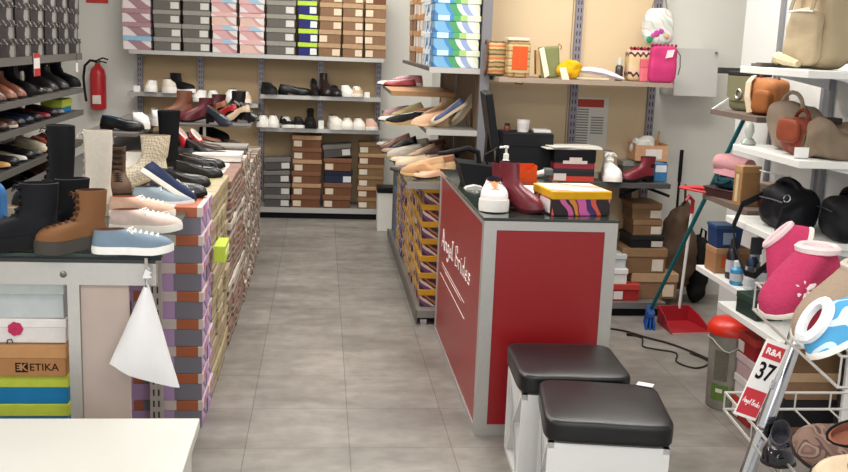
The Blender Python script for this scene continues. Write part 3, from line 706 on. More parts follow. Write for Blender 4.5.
# ------------------------------------------------------------ front display table (glass top)
GZ = .965
g1 = atz(163, 254, GZ); g2 = atz(188, 210, GZ)
ex = Vector((g2.x-g1.x, g2.y-g1.y, 0))
yr = g2.y-3.85-.05
t = thing('display_table', 'glass topped shoe display table with brushed steel bar and legs', 'table', (-.95, 3.85, 0))
T0 = Vector((-.95, 3.85, 0))
one('glass_top', t, lambda b: b.prism([(-1.62+.95, g1.y-.03-3.85), (g1.x+.95, g1.y-3.85), (g2.x+.95, g2.y-3.85), (-1.62+.95, g2.y-3.85)], GZ-.012, GZ-.001, 'z', glass_mat()))
yb = g1.y-3.85
bar = one('front_bar', t, lambda b: b.box(-.62, .405, yb+.005, yb+.045, .853, .929, STEEL()))
one('glass_edge', t, lambda b: b.box(-.66, g1.x+.945, yb-.004, yb+.004, GZ-.022, GZ-.001, mat('#20262a', .15, 0, 0)))
one('bar_spacer', t, lambda b: b.box(-.6, .40, yb+.012, yb+.035, .929, GZ-.012, mat('#3a3c3c', .4)))
one('bolt', bar, lambda b: b.lathe([(.012, 0), (.011, .004), (.005, .007)], mat('#75726d', .3, .9), 10, M=Matrix.Translation((at(63, 275, g1.y).x+.95, yb+.005, .889)) @ Matrix.Rotation(R(90), 4, 'X')))
for (px0, px1, yy) in ((67, 79, yb+.006),):
    xa, xb = at(67, 300, g1.y).x+.95, at(79, 300, g1.y).x+.95
    one('leg', t, lambda b: b.box(xa, xb, yy, yy+.045, 0, .868, STEEL()))
one('leg', t, lambda b: b.box(-.62, -.575, yb+.006, yb+.05, 0, .868, STEEL()))
one('leg', t, lambda b: b.box(-.62, -.575, yr-.045, yr, 0, .868, STEEL()))
one('side_panel', t, lambda b: b.box(xb+.001, at(128, 320, g1.y).x+.95, yb+.02, yb+.04, 0, .868, mat('#b5a59d', .55, 0, .08, 9)))
one('back_panel', t, lambda b: b.box(-.57, .10, yr-.06, yr-.047, 0, .868, mat('#8a8480', .6)))
one('lower_shelf', t, lambda b: b.box(-.57, xa-.002, yb+.05, yr-.065, .27, .298, mat('#b9b3aa', .5)))
one('rear_bar', t, lambda b: b.box(-.62, .12, yr-.04, yr, .868, .944, STEEL()))
one('side_bar', t, lambda b: b.box(.06, .10, yb+.05, yr-.041, .868, .944, STEEL()))
# boxes inside the table
yB = g1.y+.07
xr = at(67, 350, yB).x
GB = 'boxes stacked inside the glass topped table'
shoebox(.33, .24, .105, 'limeblue', 'blue box with lime lid at bottom of stack inside glass topped table', (xr-.165, yB+.12, .299), 0, GB, 'y', 'none', (0, 0), .045)
shoebox(.33, .24, .105, 'limeblue', 'upper blue box with lime lid, directly under the kraft ETIKA box', (xr-.163, yB+.12, .405), 0, GB, 'y', 'none', (0, 0), .045)
t = thing('shoe_box', 'kraft shoe box printed with black ETIKA lettering inside glass topped table', 'shoe box', (xr-.119, yB+.105, .511), 0, GB)
one('box_body', t, lambda b: b.rbox(-.117, .117, -.12, .12, 0, .10, mat('#a9794f', .7), .002, seg=1))
one('lid', t, lambda b: b.rbox(-.12, .12, -.123, .123, .066, .113, mat('#b98b5e', .7), .002, seg=1))
def etika(b):
    k = mat('#1d1611', .6, 0, 0); M0 = frame_M((0, -.1206, .033), (1, 0, 0), (0, 0, 1))
    b.box(-.052, -.010, -.1212, -.1202, .016, .050, k)
    kl = mat('#b08055', .7, 0, 0)
    M1 = frame_M((-.031, -.1214, .033), (1, 0, 0), (0, 0, 1))
    text_mesh(b, 'K', .036, M1 @ Matrix.Translation((.007, 0, 0)), kl, .0003, 0, .0008)
    text_mesh(b, 'E', .030, M1 @ Matrix.Translation((-.009, 0, 0)) @ Matrix.Scale(-1, 4, (1, 0, 0)), kl, .0003, 0, .0006)
    text_mesh(b, 'ETIKA', .037, M0 @ Matrix.Translation((.044, 0, 0)), k, .0003, 0, .0004)
one('printed_logo', t, etika)
t = thing('shoe_box', 'white box with a pink flower print on the ETIKA box', 'shoe box', (xr-.155, yB+.12, .627), 0, GB)
one('box_body', t, lambda b: b.rbox(-.152, .152, -.117, .117, 0, .08, mat('#d9d4d2', .5), .002, seg=1))
one('lid', t, lambda b: b.rbox(-.155, .155, -.12, .12, .055, .087, mat('#e0dbd8', .5), .002, seg=1))
def flower(b):
    M0 = frame_M((-.015, -.1208, .047), (1, 0, 0), (0, 0, 1)); pk = mat('#b8335c', .6, 0, .2, 60)
    for i in range(7):
        a = i*2*PI/7; c = M0 @ Vector((.014*math.cos(a), .013*math.sin(a)+.004, 0))
        b.lathe([(.013, 0), (.012, .0010+.0004*i)], pk, 8, M=frame_M(c, (1, 0, 0), (0, 0, 1)))
    b.tube([M0 @ Vector((-.03, -.05, 0)), M0 @ Vector((-.028, -.036, 0)), M0 @ Vector((-.015, -.033, 0)), M0 @ Vector((-.01, -.046, 0))], .0022, mat('#4a4a50', .6), 5)
one('flower_print', t, flower)
shoebox(.33, .24, .13, 'whitegray', 'plain pale grey box on top of stack inside glass topped table', (xr-.168, yB+.12, .715), 0, GB, 'y', 'none', (0, -.008), .045)
# perforated post beside the box wall
xp = at(156, 330, 4.15).x
t = thing('perforated_post', 'perforated grey steel post in front of the lavender boxes', 'post', (xp, 4.15, 0))
upright('upright', t, 0, 0, .95, mat('#b5aca6', .45, .3, .04), .052, .03)
one('foot', t, lambda b: b.box(-.04, .04, -.025, .025, 0, .012, STEEL()))
# hanging cloth bag and its hook
hk = at(146, 263, g1.y-.03)
t = thing('hook', 'small steel hook under the glass table corner holding the bag', 'hook', (hk.x, g1.y-.012, .905))
one('hook_bar', t, lambda b: (b.tube([(0, .016, .02), (0, -.01, .02), (0, -.028, .015), (0, -.032, -.01), (0, -.02, -.03), (0, -.008, -.022)], .0045, STEEL(), 6), b.tube([(0, -.012, .02), (0, -.012, .05)], .006, STEEL(), 6)), True)
YB = g1.y-.05
c0 = at(147, 279, YB); cL = at(109, 364, YB); cR = at(180, 387, YB)
def bagp(c):
    return c
def clothbag(b):
    N, K = 22, 14; m_ = mat('#e9e8ea', .75, 0, .03, 12, .2, 60); V = []; Fs = []
    for j in range(K+1):
        v = j/K; L_ = c0.lerp(cL, v); R_ = c0.lerp(cR, v)
        for i in range(N):
            a = 2*PI*i/N; u = .5-.5*math.cos(a); p = L_.lerp(R_, u)
            th = (.012+.03*math.sin(PI*min(1, v*.95)))*math.sin(a)
            p = p+Vector((0, -th+.006*math.sin(9*u+2*v)*v, .012*math.sin(PI*u)*(-v)))
            if j == 0: p = c0+Vector((.012*math.cos(a), .012*math.sin(a), .012))
            p.z += .003*noise.noise(p*25); V.append(p-c0)
    for j in range(K):
        for i in range(N): Fs.append((j*N+i, j*N+(i+1) % N, (j+1)*N+(i+1) % N, (j+1)*N+i))
    Fs += [tuple(range(N)), tuple(K*N+i for i in range(N))[::-1]]
    b.add(V, Fs, m_)
t = thing('cloth_bag', 'white drawstring cloth bag hanging from glass table corner', 'bag', c0)
one('bag_body', t, clothbag, True)
one('gathered_neck', t, lambda b: b.tube([(.0, 0, .006), (0, .0, .016), (.006, .004, .026)], [.017, .011, .015], mat('#e2e1e3', .75), 8), True)
one('drawstring', t, lambda b: b.tube([(.0, .0, .02), (-.006, .012, .032), (0, .02, .036), (.008, .012, .03)], .0025, mat('#d9d8da', .8), 5))

# ------------------------------------------------------------ box wall and its table
t = thing('display_counter', 'long dark display counter behind the glass table, covered in shoes', 'table', (-1.14, 6.25, 0))
TBZ = .925
one('top', t, lambda b: b.box(-.36, .33, -1.90, 1.9, TBZ-.025, TBZ, mat('#4d4a49', .4, 0, .1)))
one('front_panel', t, lambda b: b.box(.30, .325, -1.88, 1.88, .03, TBZ-.026, mat('#5a5653', .6)))
one('end_panel', t, lambda b: b.box(-.35, .3, -1.89, -1.865, .0, TBZ-.026, mat('#8d8781', .6)))
one('plinth', t, lambda b: b.box(-.35, .29, -1.86, 1.88, 0, .05, BLACK()))
one('far_riser', t, lambda b: b.box(-.02, .64, 1.05, 1.88, 1.045, 1.06, mat('#6a6663', .5)))
for x in (.0, .3): one('shelf_post', t, lambda b: b.box(x, x+.02, 1.08, 1.10, TBZ, 1.045, STEEL()))
one('far_shelf', t, lambda b: b.box(-.36, -.02, .25, 1.85, 1.04, 1.06, mat('#6a6663', .5)))
for y in (.3, 1.8): one('shelf_post', t, lambda b: b.box(-.2, -.17, y-.015, y+.015, TBZ, 1.04, STEEL()))
GWALL = 'shoe boxes stacked as a wall along the aisle'
LAVB = {}
def wallcol(y, n, kinds, desc, nth, H, w_, rz=R(90), X=-.485, skip=None):
    for i in range(n):
        k = kinds[(i*7+int(y*31)) % len(kinds)]
        j = random.uniform(-.006, .008)
        shoebox(w_, .31, H, k, f'{desc[k]}, {ORD[i+1]} from floor in {nth} aisle stack', (X-.155+j, y, .003+i*(H+.0006)), rz+random.uniform(-.02, .02), GWALL, 'y', 'none')
DS = {'lavender': 'lavender and orange shoe box', 'oliveend': 'olive green shoe box', 'mixend': 'brown and white shoe box', 'rosend': 'rosy brown shoe box'}
for c in range(2):
    y = 4.315+c*.197
    for i in range(8):
        first = 'lavend_done' not in LAVB
        o = shoebox(.31, .19, .122, 'lavender', f'lavender and orange shoe box, {ORD[i+1]} from floor in {ORD[c+1]} aisle stack', (-.64+random.uniform(-.004, .004), y, .003+i*.1226), random.uniform(-.008, .008), GWALL, 'y', 'none', (0, 0), .045)
        if first:
            LAVB['lavend_done'] = 1; eb, el, _ = style('lavend')
            for ch in o.children:
                me = ch.data; me.materials.append(eb if ch.name.startswith('box') else el)
                for p in me.polygons:
                    if abs(p.normal.x) > .9: p.material_index = 1
for c in range(4): wallcol(4.72+c*.197, 8, ['oliveend'], DS, ORD[c+3], .119, .19)
FARB = []
for c in range(14):
    n = 8 if c < 8 else 7
    if c >= 5:
        FARB += [(5.51+c*.192, i, .1145 if c < 8 else .117) for i in range(n)]; continue
    wallcol(5.51+c*.192, n, ['mixend', 'rosend', 'mixend'], DS, ORD[c+7], .1145 if c < 8 else .117, .186, X=-.475)
t = thing('lime_card_box', 'lime green box edge resting between lavender stacks at waist height', 'box', (-.462, 4.52, .70))
one('box_body', t, lambda b: b.rbox(-.0, .05, -.1, .1, 0, .075, mat('#b9d24a', .5), .003))
one('printed_band', t, lambda b: b.box(.012, .0515, -.09, .09, .03, .05, mat('#e3e8c8', .5)))
# ------------------------------------------------------------ shoes on the left tables
GT = 'shoes displayed on the left tables'
def top_at(x, y):
    if x < -.805: return TBZ
    return .985 if y < 4.61 else .957 if y < 5.41 else .925 if y < 7.04 else .824
def sh(kind, px, py, z, deg, label, rot=None, **kw):
    if z != GZ and z < 1.05:
        for _ in range(6): p = atz(px, py, z); z = top_at(p.x, p.y)
    p = atz(px, py, z); dz = kw.pop('dz', 0)
    return shoe(kind, label, (p.x, p.y, z+dz+.0005), deg, None, GT, rot, **kw)
BK = dict(cu='#15151a', ci='#222226')
sh('lacedboot', 14, 250, GZ, 190, 'black lace-up boot at front left edge of glass table', cu='#16171c', ci='#222226', cl='#0e0e10', cs='#141416', sc=1.05)
sh('lacedboot', 50, 240, GZ, 205, 'black lace-up boot half hidden behind the tan boot', cu='#141519', ci='#222226', cl='#0e0e10', cs='#141416', dz=0)
sh('lacedboot', 72, 251, GZ, 205, 'tan lace-up boot with chunky grey sole on glass table', cu='#7c5537', ci='#5a3a26', cl='#4e3220', cs='#45413d', L=.25, sc=.95)
sh('runner', 133, 253, GZ, 4, 'pale blue sneaker with white sole at glass table front corner', cu='#76899a', ci='#6a4f44', cl='#e8e4de', cs='#efeeea')
sh('runner', 146, 231, GZ, 2, 'pale pink sneaker right behind the pale blue sneaker', cu='#d9c4bb', ci='#8a5f50', cl='#efe9e2', cs='#efece4')
sh('runner', 142, 217, GZ, -4, 'peach beige sneaker with white toe, behind the pale pink sneaker', cu='#cda994', ci='#a05f48', cl='#e9e2d8', cs='#ece8df')
p = atz(162, 205, GZ)
sh('runner', 163, 206, GZ, -6, 'grey blue sneaker lying behind the peach beige sneaker', cu='#93a3ae', ci='#5c6068', cl='#d9dcdd', cs='#d9dde0')
p = at(166, 192, 4.35)
shoe('loafer', 'navy boat shoe with white sole propped toe-down on sneakers', (p.x, 4.35, 1.035), -6, None, GT, (R(-20), R(33), R(-8)), cu='#26304e', ci='#3a3f52', cs='#dcd8d0', sole=.022, heel=0, ru=.6, cl='#c9c7c4', laces=3)
sh('tallboot', 81, 214, GZ, 172, 'tall off-white lace-up boot standing behind the tan boot', cu='#d6ccc0', ci='#a89c8e', cl='#b3a89c', cs='#b9ab9b', laces=10, sc=.98)
sh('tallboot', 45, 209, GZ, 168, 'tall black lace-up boot left of the off-white tall boot', cu='#141418', ci='#222226', cl='#0f0f12', cs='#141416', laces=12)
sh('lacedboot', 118, 200, TBZ, -80, 'dark brown hiking boot between tall boot and woven boot', cu='#4f3a2c', ci='#2e241d', cl='#2e231b', cs='#2c2622', sc=1.12)
def lattice():
    if 'lat' in MC: return MC['lat']
    m_ = bpy.data.materials.new('mat_woven'); m_.use_nodes = True; nt = m_.node_tree; bb = nt.nodes['Principled BSDF']
    tc = nt.nodes.new('ShaderNodeTexCoord'); mp = nt.nodes.new('ShaderNodeMapping'); mp.inputs['Rotation'].default_value = (0, R(45), R(20)); mp.inputs['Scale'].default_value = (105, 105, 105)
    ck = nt.nodes.new('ShaderNodeTexChecker'); ck.inputs['Scale'].default_value = 1; ck.inputs['Color1'].default_value = lin('#d9cdb9'); ck.inputs['Color2'].default_value = lin('#b3a48d')
    nt.links.new(tc.outputs['Object'], mp.inputs[0]); nt.links.new(mp.outputs[0], ck.inputs['Vector']); nt.links.new(ck.outputs['Color'], bb.inputs['Base Color'])
    MC['lat'] = m_; return m_
sh('ankle', 139, 187, TBZ, 187, 'cream woven western boot standing behind navy boat shoe', pattern=lattice(), ci='#8a7a66', cs='#b39b7c', shaft=((.13, .0, .44, .66), (.2, -.04, .46, .78), (.225, -.05, .47, .8)), sc=1.1, pointy=.7)
sh('ankle', 122, 186, TBZ, 200, 'white boot half hidden left of the cream woven boot', cu='#d9d4cc', ci='#8a7a66', cs='#b39b7c')
sh('tallboot', 156, 170, TBZ, 200, 'black fuzzy tall boot standing among the loafers', cu='#121214', ci='#1c1c1e', cs='#121212', ru=.95, bump=.5, shaft=((.16, .02, .42, .6), (.25, .0, .44, .74), (.33, -.03, .46, .8)))
for i, (px, py, a, lab, kw) in enumerate([
    (184, 186, -8, 'black leather loafer nearest to the navy boat shoe', dict(cu='#18181a', ci='#3c3a3a')),
    (198, 177, -8, 'black lace shoe second behind the navy boat shoe', dict(cu='#1a1a1c', ci='#4a4744', cl='#2a2a2a')),
    (203, 168, -8, 'shiny black loafer in the middle of the counter pile', dict(cu='#1c1b1d', ci='#5a5654', ru=.2)),
    (188, 160, -4, 'black brogue behind the loafer pile, beside black fuzzy boot', dict(cu='#161618', ci='#3a3838', cl='#222222')),
    (212, 160, -8, 'black slip-on with grey lining at right of the loafers', dict(cu='#202022', ci='#8a857f')),
    (178, 196, -10, 'dark grey slipper with pink lining beside navy boat shoe', dict(cu='#2c2d33', ci='#b98a92')),
    (207, 153, -6, 'dark brown loafer behind the slip-on with grey lining', dict(cu='#3a2620', ci='#5a4438'))]):
    zz = TBZ if px < 170 else 1.005 if px < 186 else .985
    sh('loafer', px, py, zz, a, lab, sc=.98, **kw)
sh('pump', 184, 148, TBZ, -60, 'bright red heeled pump behind the black loafers', cu='#b5202c', ci='#d9c9c2')
sh('pump', 198, 150, TBZ, -60, 'red patent pump with white lining next to bright red pump', cu='#a81c28', ci='#ded6d0')
sh('ankle', 174, 120, 1.061, 190, 'brown leather ankle boot in front of the beige back panel', cu='#7b4a34', ci='#4a2c20', cs='#33231b', shaft=((.13, .0, .42, .6), (.2, -.02, .42, .62)))
sh('ankle', 196, 122, 1.061, 190, 'wine red ankle boot right of the brown leather ankle boot', cu='#5c1c26', ci='#3a1a1e', cs='#1a1415')
sh('ankle', 209, 117, 1.061, 195, 'dark wine ankle boot at the far end of the counter', cu='#4a1a22', ci='#30181b', cs='#1a1415')
sh('flat', 212, 149, .93, -25, 'off-white flat with dark blue lining toward the aisle', cu='#cfc8b8', ci='#27303e')
sh('flat', 222, 147, .93, -22, 'second off-white flat, closest to the aisle box edge', cu='#d6cebd', ci='#394250')
sh('pump', 219, 125, 1.061, -35, 'dark blue pump behind the off-white flats', cu='#262c3c', ci='#6a5a50')
sh('pump', 224, 121, 1.061, 150, 'red heeled pump in front of the black bootie', cu='#a3282c', ci='#c99a82')
sh('pump', 237, 122, 1.061, 150, 'cream high heel pump beside the red heeled pump', cu='#d2b99c', ci='#e0d2c0')
sh('pump', 213, 117, 1.061, 170, 'tan brown heeled sandal at far end of the aisle boxes', cu='#8a5138', ci='#b98a6a')
sh('ankle', 229, 117, 1.061, 175, 'black suede bootie at far end of the aisle boxes', cu='#141416', ci='#222222', cs='#111111', shaft=((.13, .0, .42, .6), (.19, -.02, .42, .62)))
sh('pump', 244, 119, 1.061, -40, 'black strappy heel on the farthest aisle boxes', cu='#1a1a1c', ci='#8a8078')
sh('pump', 249, 121, 1.061, -50, 'small black pump on the aisle boxes near back rack', cu='#1c1c1e', ci='#6a6058')
sh('chunky', 139, 128, 1.062, -70, 'white chunky sneaker on the shelf behind black fuzzy boot', cu='#e4e2de')
sh('chunky', 158, 125, 1.062, -70, 'second white chunky sneaker, touching the black fuzzy boot top', cu='#dedcd8')
sh('loafer', 122, 130, 1.062, -10, 'black shoe with blue lining on far left counter shelf', cu='#18181c', ci='#2b4a6a', sc=1.1)
for (px, py, k, lab) in ((232, 160, 'white', 'white shoe box lid lying on the aisle box wall'), (244, 152, 'gray', 'grey shoe box lying on the far aisle box wall')):
    p = atz(px, py, .93)
    shoebox(.19, .3, .05, k, lab, (-.63, p.y, .9285), R(90), None, 'y', 'none')
for (px, py, kd, a, lab, kw) in [
    (172, 178, 'loafer', 172, 'black buckled loafer left of the loafer pile', dict(cu='#151517', ci='#2f2d2d', buckle='#8a8478')),
    (176, 160, 'loafer', 165, 'plain black loafer right of the black fuzzy boot', dict(cu='#19191b', ci='#383636')),
    (201, 160, 'pump', -20, 'black patent pump sticking up among the loafers', dict(cu='#131316', ci='#5a5250')),
    (222, 153, 'flat', -15, 'grey flat shoe on the aisle boxes behind the loafers', dict(cu='#5f5c58', ci='#97918a')),
    (230, 146, 'flat', -15, 'pale beige flat shoe on the aisle boxes', dict(cu='#bfae98', ci='#8d7a68')),
    (205, 143, 'flat', -20, 'tan brown flat shoe beside the red patent pump', dict(cu='#8a5a40', ci='#b98f70')),
    (214, 139, 'wedge', -25, 'black wedge shoe in front of the wine ankle boots', dict(cu='#1a1a1c', ci='#4a4644', cs='#2a2624')),
    (196, 168, 'loafer', -4, 'black loafer with tan lining in the pile', dict(cu='#1b1a1b', ci='#8a6a50'))]:
    sh(kd, px, py, TBZ, a, lab, sc=.95, **kw)
p = atz(12, 238, GZ)
sh('mule', 18, 228, GZ, 20, 'cream strappy mule behind the front black boot', cu='#c9b79c', ci='#a98d70', cs='#b99a74')
p = atz(1, 238, GZ)
t = thing('blue_bag', 'blue denim bag at left picture edge behind the black boot', 'bag', (p.x-.06, p.y, GZ+.001))
link('bag_body', soft_mesh(.16, .10, .20, mat('#3a6ea6', .7, 0, .12, 20), 4, 10, .012, 9, 61), t)
one('carry_handle', t, lambda b: b.tube(arc(-.04, .04, .18, .05), .007, mat('#2f5f92', .7), 6), True)
# ------------------------------------------------------------ white bench in the foreground
q = atz(200, 418, .5)
t = thing('white_bench', 'white table with smooth bright top in the near left foreground', 'table', (q.x-.65, q.y-.45, 0))
one('table_top', t, lambda b: b.rbox(-.65, .65, -.45, .45, .465, .5, mat('#cbcac4', .35, 0, .01), .004))
one('side_panel', t, lambda b: b.box(.60, .625, -.43, .43, 0, .465, mat('#cfcdc7', .5)))
one('side_panel', t, lambda b: b.box(-.625, -.60, -.43, .43, 0, .465, mat('#cfcdc7', .5)))
one('back_panel', t, lambda b: b.box(-.6, .6, .40, .42, .08, .465, mat('#cfcdc7', .5)))
one('hand_slot', t, lambda b: b.rbox(.622, .6262, .0, .10, .28, .40, mat('#4a4a48', .6), .0015))

# ------------------------------------------------------------ red counter
CZ = .979
t = thing('sales_counter', 'red sales counter with steel edges, dark glass top and white script', 'counter', (.70, 4.13, 0))
CW, CL = .583, 1.61; RP = mat('#96191f', .32, 0, .03, 3); ST = STEEL()
one('front_panel', t, lambda b: b.box(.05, CW-.05, .006, .02, .045, CZ-.05, RP))
one('side_panel', t, lambda b: b.box(.006, .02, .05, CL-.01, .03, CZ-.035, RP))
one('far_side_panel', t, lambda b: b.box(CW-.02, CW-.006, .05, CL-.01, .03, CZ-.035, RP))
one('back_panel', t, lambda b: b.box(.02, CW-.02, CL-.02, CL-.006, .03, CZ-.035, RP))
one('corner_post', t, lambda b: (b.box(0, .055, 0, .05, 0, CZ-.014, ST)))
one('corner_post', t, lambda b: (b.box(CW-.055, CW, 0, .05, 0, CZ-.014, ST)))
one('corner_post', t, lambda b: (b.box(0, .012, CL-.03, CL, 0, CZ-.014, ST), b.box(CW-.04, CW, CL-.03, CL, 0, CZ-.014, ST)))
one('top_rail', t, lambda b: b.box(.055, CW-.055, 0, .04, CZ-.054, CZ-.014, ST)); one('bottom_rail', t, lambda b: b.box(.055, CW-.055, 0, .04, 0, .048, ST))
one('top_rail', t, lambda b: b.box(0, .02, .05, CL-.03, CZ-.036, CZ-.014, ST)); one('bottom_rail', t, lambda b: b.box(0, .02, .05, CL-.03, 0, .032, ST))
one('top_rail', t, lambda b: b.box(CW-.02, CW, .05, CL-.03, CZ-.036, CZ-.014, ST)); one('bottom_rail', t, lambda b: b.box(CW-.02, CW, .05, CL-.03, 0, .032, ST))
DG = mat('#2b332f', .12, 0, .04, 5, coat=.5)
one('glass_top', t, lambda b: b.rbox(-.006, CW+.006, -.006, CL, CZ-.013, CZ, DG, .003, seg=1))
SCR = {'A': [[(0, 0), (.35, 1.25), (.75, -.05)], [(.12, .42), (.62, .42)]], 'n': [[(0, .6), (.05, 0)], [(.03, .35), (.25, .62), (.42, .5), (.45, 0)]],
 'g': [[(.45, .55), (.2, .62), (.03, .35), (.15, .08), (.4, .2), (.47, .58), (.42, -.35), (.2, -.5), (.05, -.3)]], 'e': [[(.03, .3), (.4, .36), (.3, .62), (.08, .5), (.05, .15), (.25, 0), (.45, .12)]],
 'l': [[(.1, .1), (.28, 1.15), (.15, 1.2), (.08, .3), (.2, 0), (.32, .1)]], 'B': [[(.05, 0), (.12, 1.2)], [(.0, 1.1), (.4, 1.25), (.5, .95), (.15, .66), (.55, .5), (.5, .1), (.05, 0)]],
 'r': [[(.03, .6), (.06, 0)], [(.05, .4), (.2, .62), (.38, .55)]], 'i': [[(.08, .6), (.1, 0), (.2, .05)], [(.1, .82), (.12, .86)]], 'd': [[(.42, .5), (.2, .62), (.03, .3), (.15, .02), (.4, .2)], [(.5, 1.2), (.42, .3), (.5, 0)]],
 's': [[(.4, .55), (.18, .62), (.12, .42), (.35, .25), (.3, .02), (.02, .06)]]}
ADV = {'A': .85, 'n': .58, 'g': .6, 'e': .55, 'l': .42, 'B': .72, 'r': .48, 'i': .32, 'd': .64, 's': .5, ' ': .45}
def script(b, txt, M, size, r, m_):
    x = 0
    for ch in txt:
        for st_ in SCR.get(ch, []): b.tube([M @ Vector((x+p[0]*size, p[1]*size, 0)) for p in st_], r, m_, 5)
        x += ADV[ch]*size
    return x
def lettering(b):
    wm = mat('#f0e6e2', .5, 0, 0)
    # measured on the side plane: the name slopes down towards the front corner
    a = atx(441, 246, .70); e = atx(469, 287, .70); loc = lambda v: Vector((v.x-.70, v.y-4.13, v.z))
    p, q = loc(a), loc(e); p.x = q.x = .0052; dirv = (q-p); L_ = dirv.length
    tot = sum(ADV[c] for c in 'Angel Brides'); size = L_/tot
    M = frame_M(p, dirv, Vector((0, 0, 1))) @ Matrix.Scale(.52, 4, (0, 1, 0)); script(b, 'Angel Brides', M, size*1.0, .0032, wm)
    for (x0, y0, x1, y1, r_) in ((441, 262, 463, 303, .0016), (441, 265, 458, 297, .0012), (444, 272, 460, 301, .0012), (439, 272, 463, 319, .0018)):
        p, q = loc(atx(x0, y0, .70)), loc(atx(x1, y1, .70)); p.x = q.x = .0055; b.tube([p, q], r_, wm, 4)
one('lettering', t, lettering)
# things on the counter
def on(px, py, z): return atz(px, py, z)
p = on(497, 212, CZ)
shoe('chunky', 'white sneaker with multicolour trim, toe forward at front counter corner', (p.x-.002, p.y+.10, CZ+.001), -100, None, 'shoes on the red counter', None, cu='#e6e3e2', ci='#3a3440', acc=lambda s, u: .35 < s < .62 and u > .3, cacc='#b58a9c', cl='#d99a72', L=.25, sc=1.15)
p = on(522, 212, CZ)
BU = dict(cu='#6a1a28', ci='#3a1016', cs='#3c1219', shaft=((.13, .0, .42, .56), (.17, -.02, .41, .58), (.195, -.03, .40, .6)), L=.24, pointy=.4)
shoe('ankle', 'burgundy leather ankle boot standing left of the yellow patterned box', (p.x, p.y+.03, CZ+.001), -48, None, 'shoes on the red counter', None, **BU)
shoe('ankle', 'second burgundy ankle boot behind the white sneaker on the counter', (p.x-.03, p.y+.22, CZ+.001), -60, None, 'shoes on the red counter', None, sc=.86, **BU)
a = on(557, 216, CZ); bb = on(615, 215, CZ)
yl = thing('shoe_box', 'yellow-lidded shoe box with bold swirl print at front of counter', 'shoe box', ((a.x+bb.x)/2-.045, a.y+.135, CZ+.001), R(7))
wd = (bb.x-a.x); bm_, lm, _ = style('yellowpop')
one('box_body', yl, lambda b: b.rbox(-wd/2+.004, wd/2-.004, -.126, .126, 0, .10, bm_, .002, seg=1))
one('lid', yl, lambda b: b.rbox(-wd/2, wd/2, -.13, .13, .072, .108, lm, .003, seg=1))
one('lid_print', yl, lambda b: b.box(-wd/2+.01, wd/2-.01, -.12, .12, .1082, .1088, bands('lidprint', (3, 4, 0), .4, [(0, '#e6d6ce'), (.35, '#a99cc0'), (.5, '#e2c9a0'), (.8, '#d98a76')], wob=.4, wscale=9)))
one('box_label', yl, lambda b: b.box(-wd/2+.001, -wd/2+.0035, -.10, .03, .008, .066, mat('#e3d9d6', .5)))
p = on(507, 182, CZ)
t = thing('pump_bottle', 'clear pump bottle with white nozzle standing behind burgundy boot', 'bottle', (xat(505, 4.9, CZ+.08), 4.9, CZ))
one('bottle_body', t, lambda b: b.lathe([(.026, 0), (.03, .006), (.03, .10), (.022, .125), (.012, .135)], mat('#cfd3d2', .2, 0, 0), 14), True)
t.scale = (1, 1, 1.22)
one('pump_nozzle', t, lambda b: (b.lathe([(.014, .135), (.014, .155), (.006, .158), (.006, .178), (.012, .18), (.012, .188)], WHITE(), 10), b.tube([(0, 0, .184), (-.035, -.008, .182)], .005, WHITE(), 6)), True)
t = thing('cutout_box', 'orange open box with rounded notch at the back of the counter', 'box', (xat(525, 5.35, CZ), 5.35, CZ))
def orb(b):
    m_ = style('orange')[0]
    pr = [(-.052, 0), (.052, 0), (.052, .082)]+[(.02*math.cos(a_)+.004, .082-.024*math.sin(a_)) for a_ in [PI*k/8 for k in range(9)]]+[(-.052, .074)]
    b.prism(pr, -.06, -.057, 'y', m_); b.prism([(-.052, 0), (.052, 0), (.052, .085), (-.052, .085)], .057, .06, 'y', m_)
    b.box(-.052, -.049, -.057, .057, 0, .08, m_); b.box(.049, .052, -.057, .057, 0, .085, m_); b.box(-.049, .049, -.057, .057, 0, .004, m_)
one('box_body', t, orb)
t = thing('till_screen', 'thin black touch screen seen edge-on at left side of counter', 'screen', (xat(489, 5.38, CZ), 5.40, CZ))
one('base', t, lambda b: b.rbox(-.09, .07, -.1, .1, 0, .022, BLACK(), .006))
one('stand', t, lambda b: b.prism([(-.03, .02), (.03, .02), (.0, .30), (-.02, .30)], -.04, .04, 'y', BLACK()))
TS = Matrix.Translation((-.01, 0, .32)) @ Matrix.Rotation(R(-10), 4, 'Y') @ Matrix.Rotation(R(-4), 4, 'Z')
one('screen_housing', t, lambda b: b.rbox(-.02, .02, -.17, .17, -.15, .15, BLACK(), .006, TS))
one('display_glass', t, lambda b: b.box(.0205, .022, -.15, .15, -.11, .12, mat('#3c4046', .1, 0, 0), TS))
t = thing('black_tray', 'black plastic tray with a curved lamp arm at left counter edge', 'tray', (xat(482, 5.12, CZ), 5.12, CZ))
one('tray_body', t, lambda b: b.prism([(-.10, 0), (.12, 0), (.14, .10), (-.14, .125)], -.11, .11, 'y', BLACK()))
one('lamp_arm', t, lambda b: b.tube([(-.02, 0, .11), (-.03, 0, .17), (-.08, 0, .19), (-.2, -.02, .165), (-.24, -.02, .16)], [.014, .014, .016, .013, .009], BLACK(), 8), True)
one('cable', t, lambda b: b.tube([(.02, -.02, .11), (.0, -.04, .16), (.06, -.05, .2), (.08, -.02, .13)], .006, BLACK(), 6), True)
p = on(462, 186, CZ)
t = thing('keys_bundle', 'crumpled dark receipt and keys at the counter edge before black tray', 'keys', (.78, 4.92, CZ))
one('key_ring', t, lambda b: b.tube([(.02*math.cos(a_), .02*math.sin(a_), .003) for a_ in [2*PI*k/12 for k in range(12)]], .002, STEEL(), 5, closed=True))
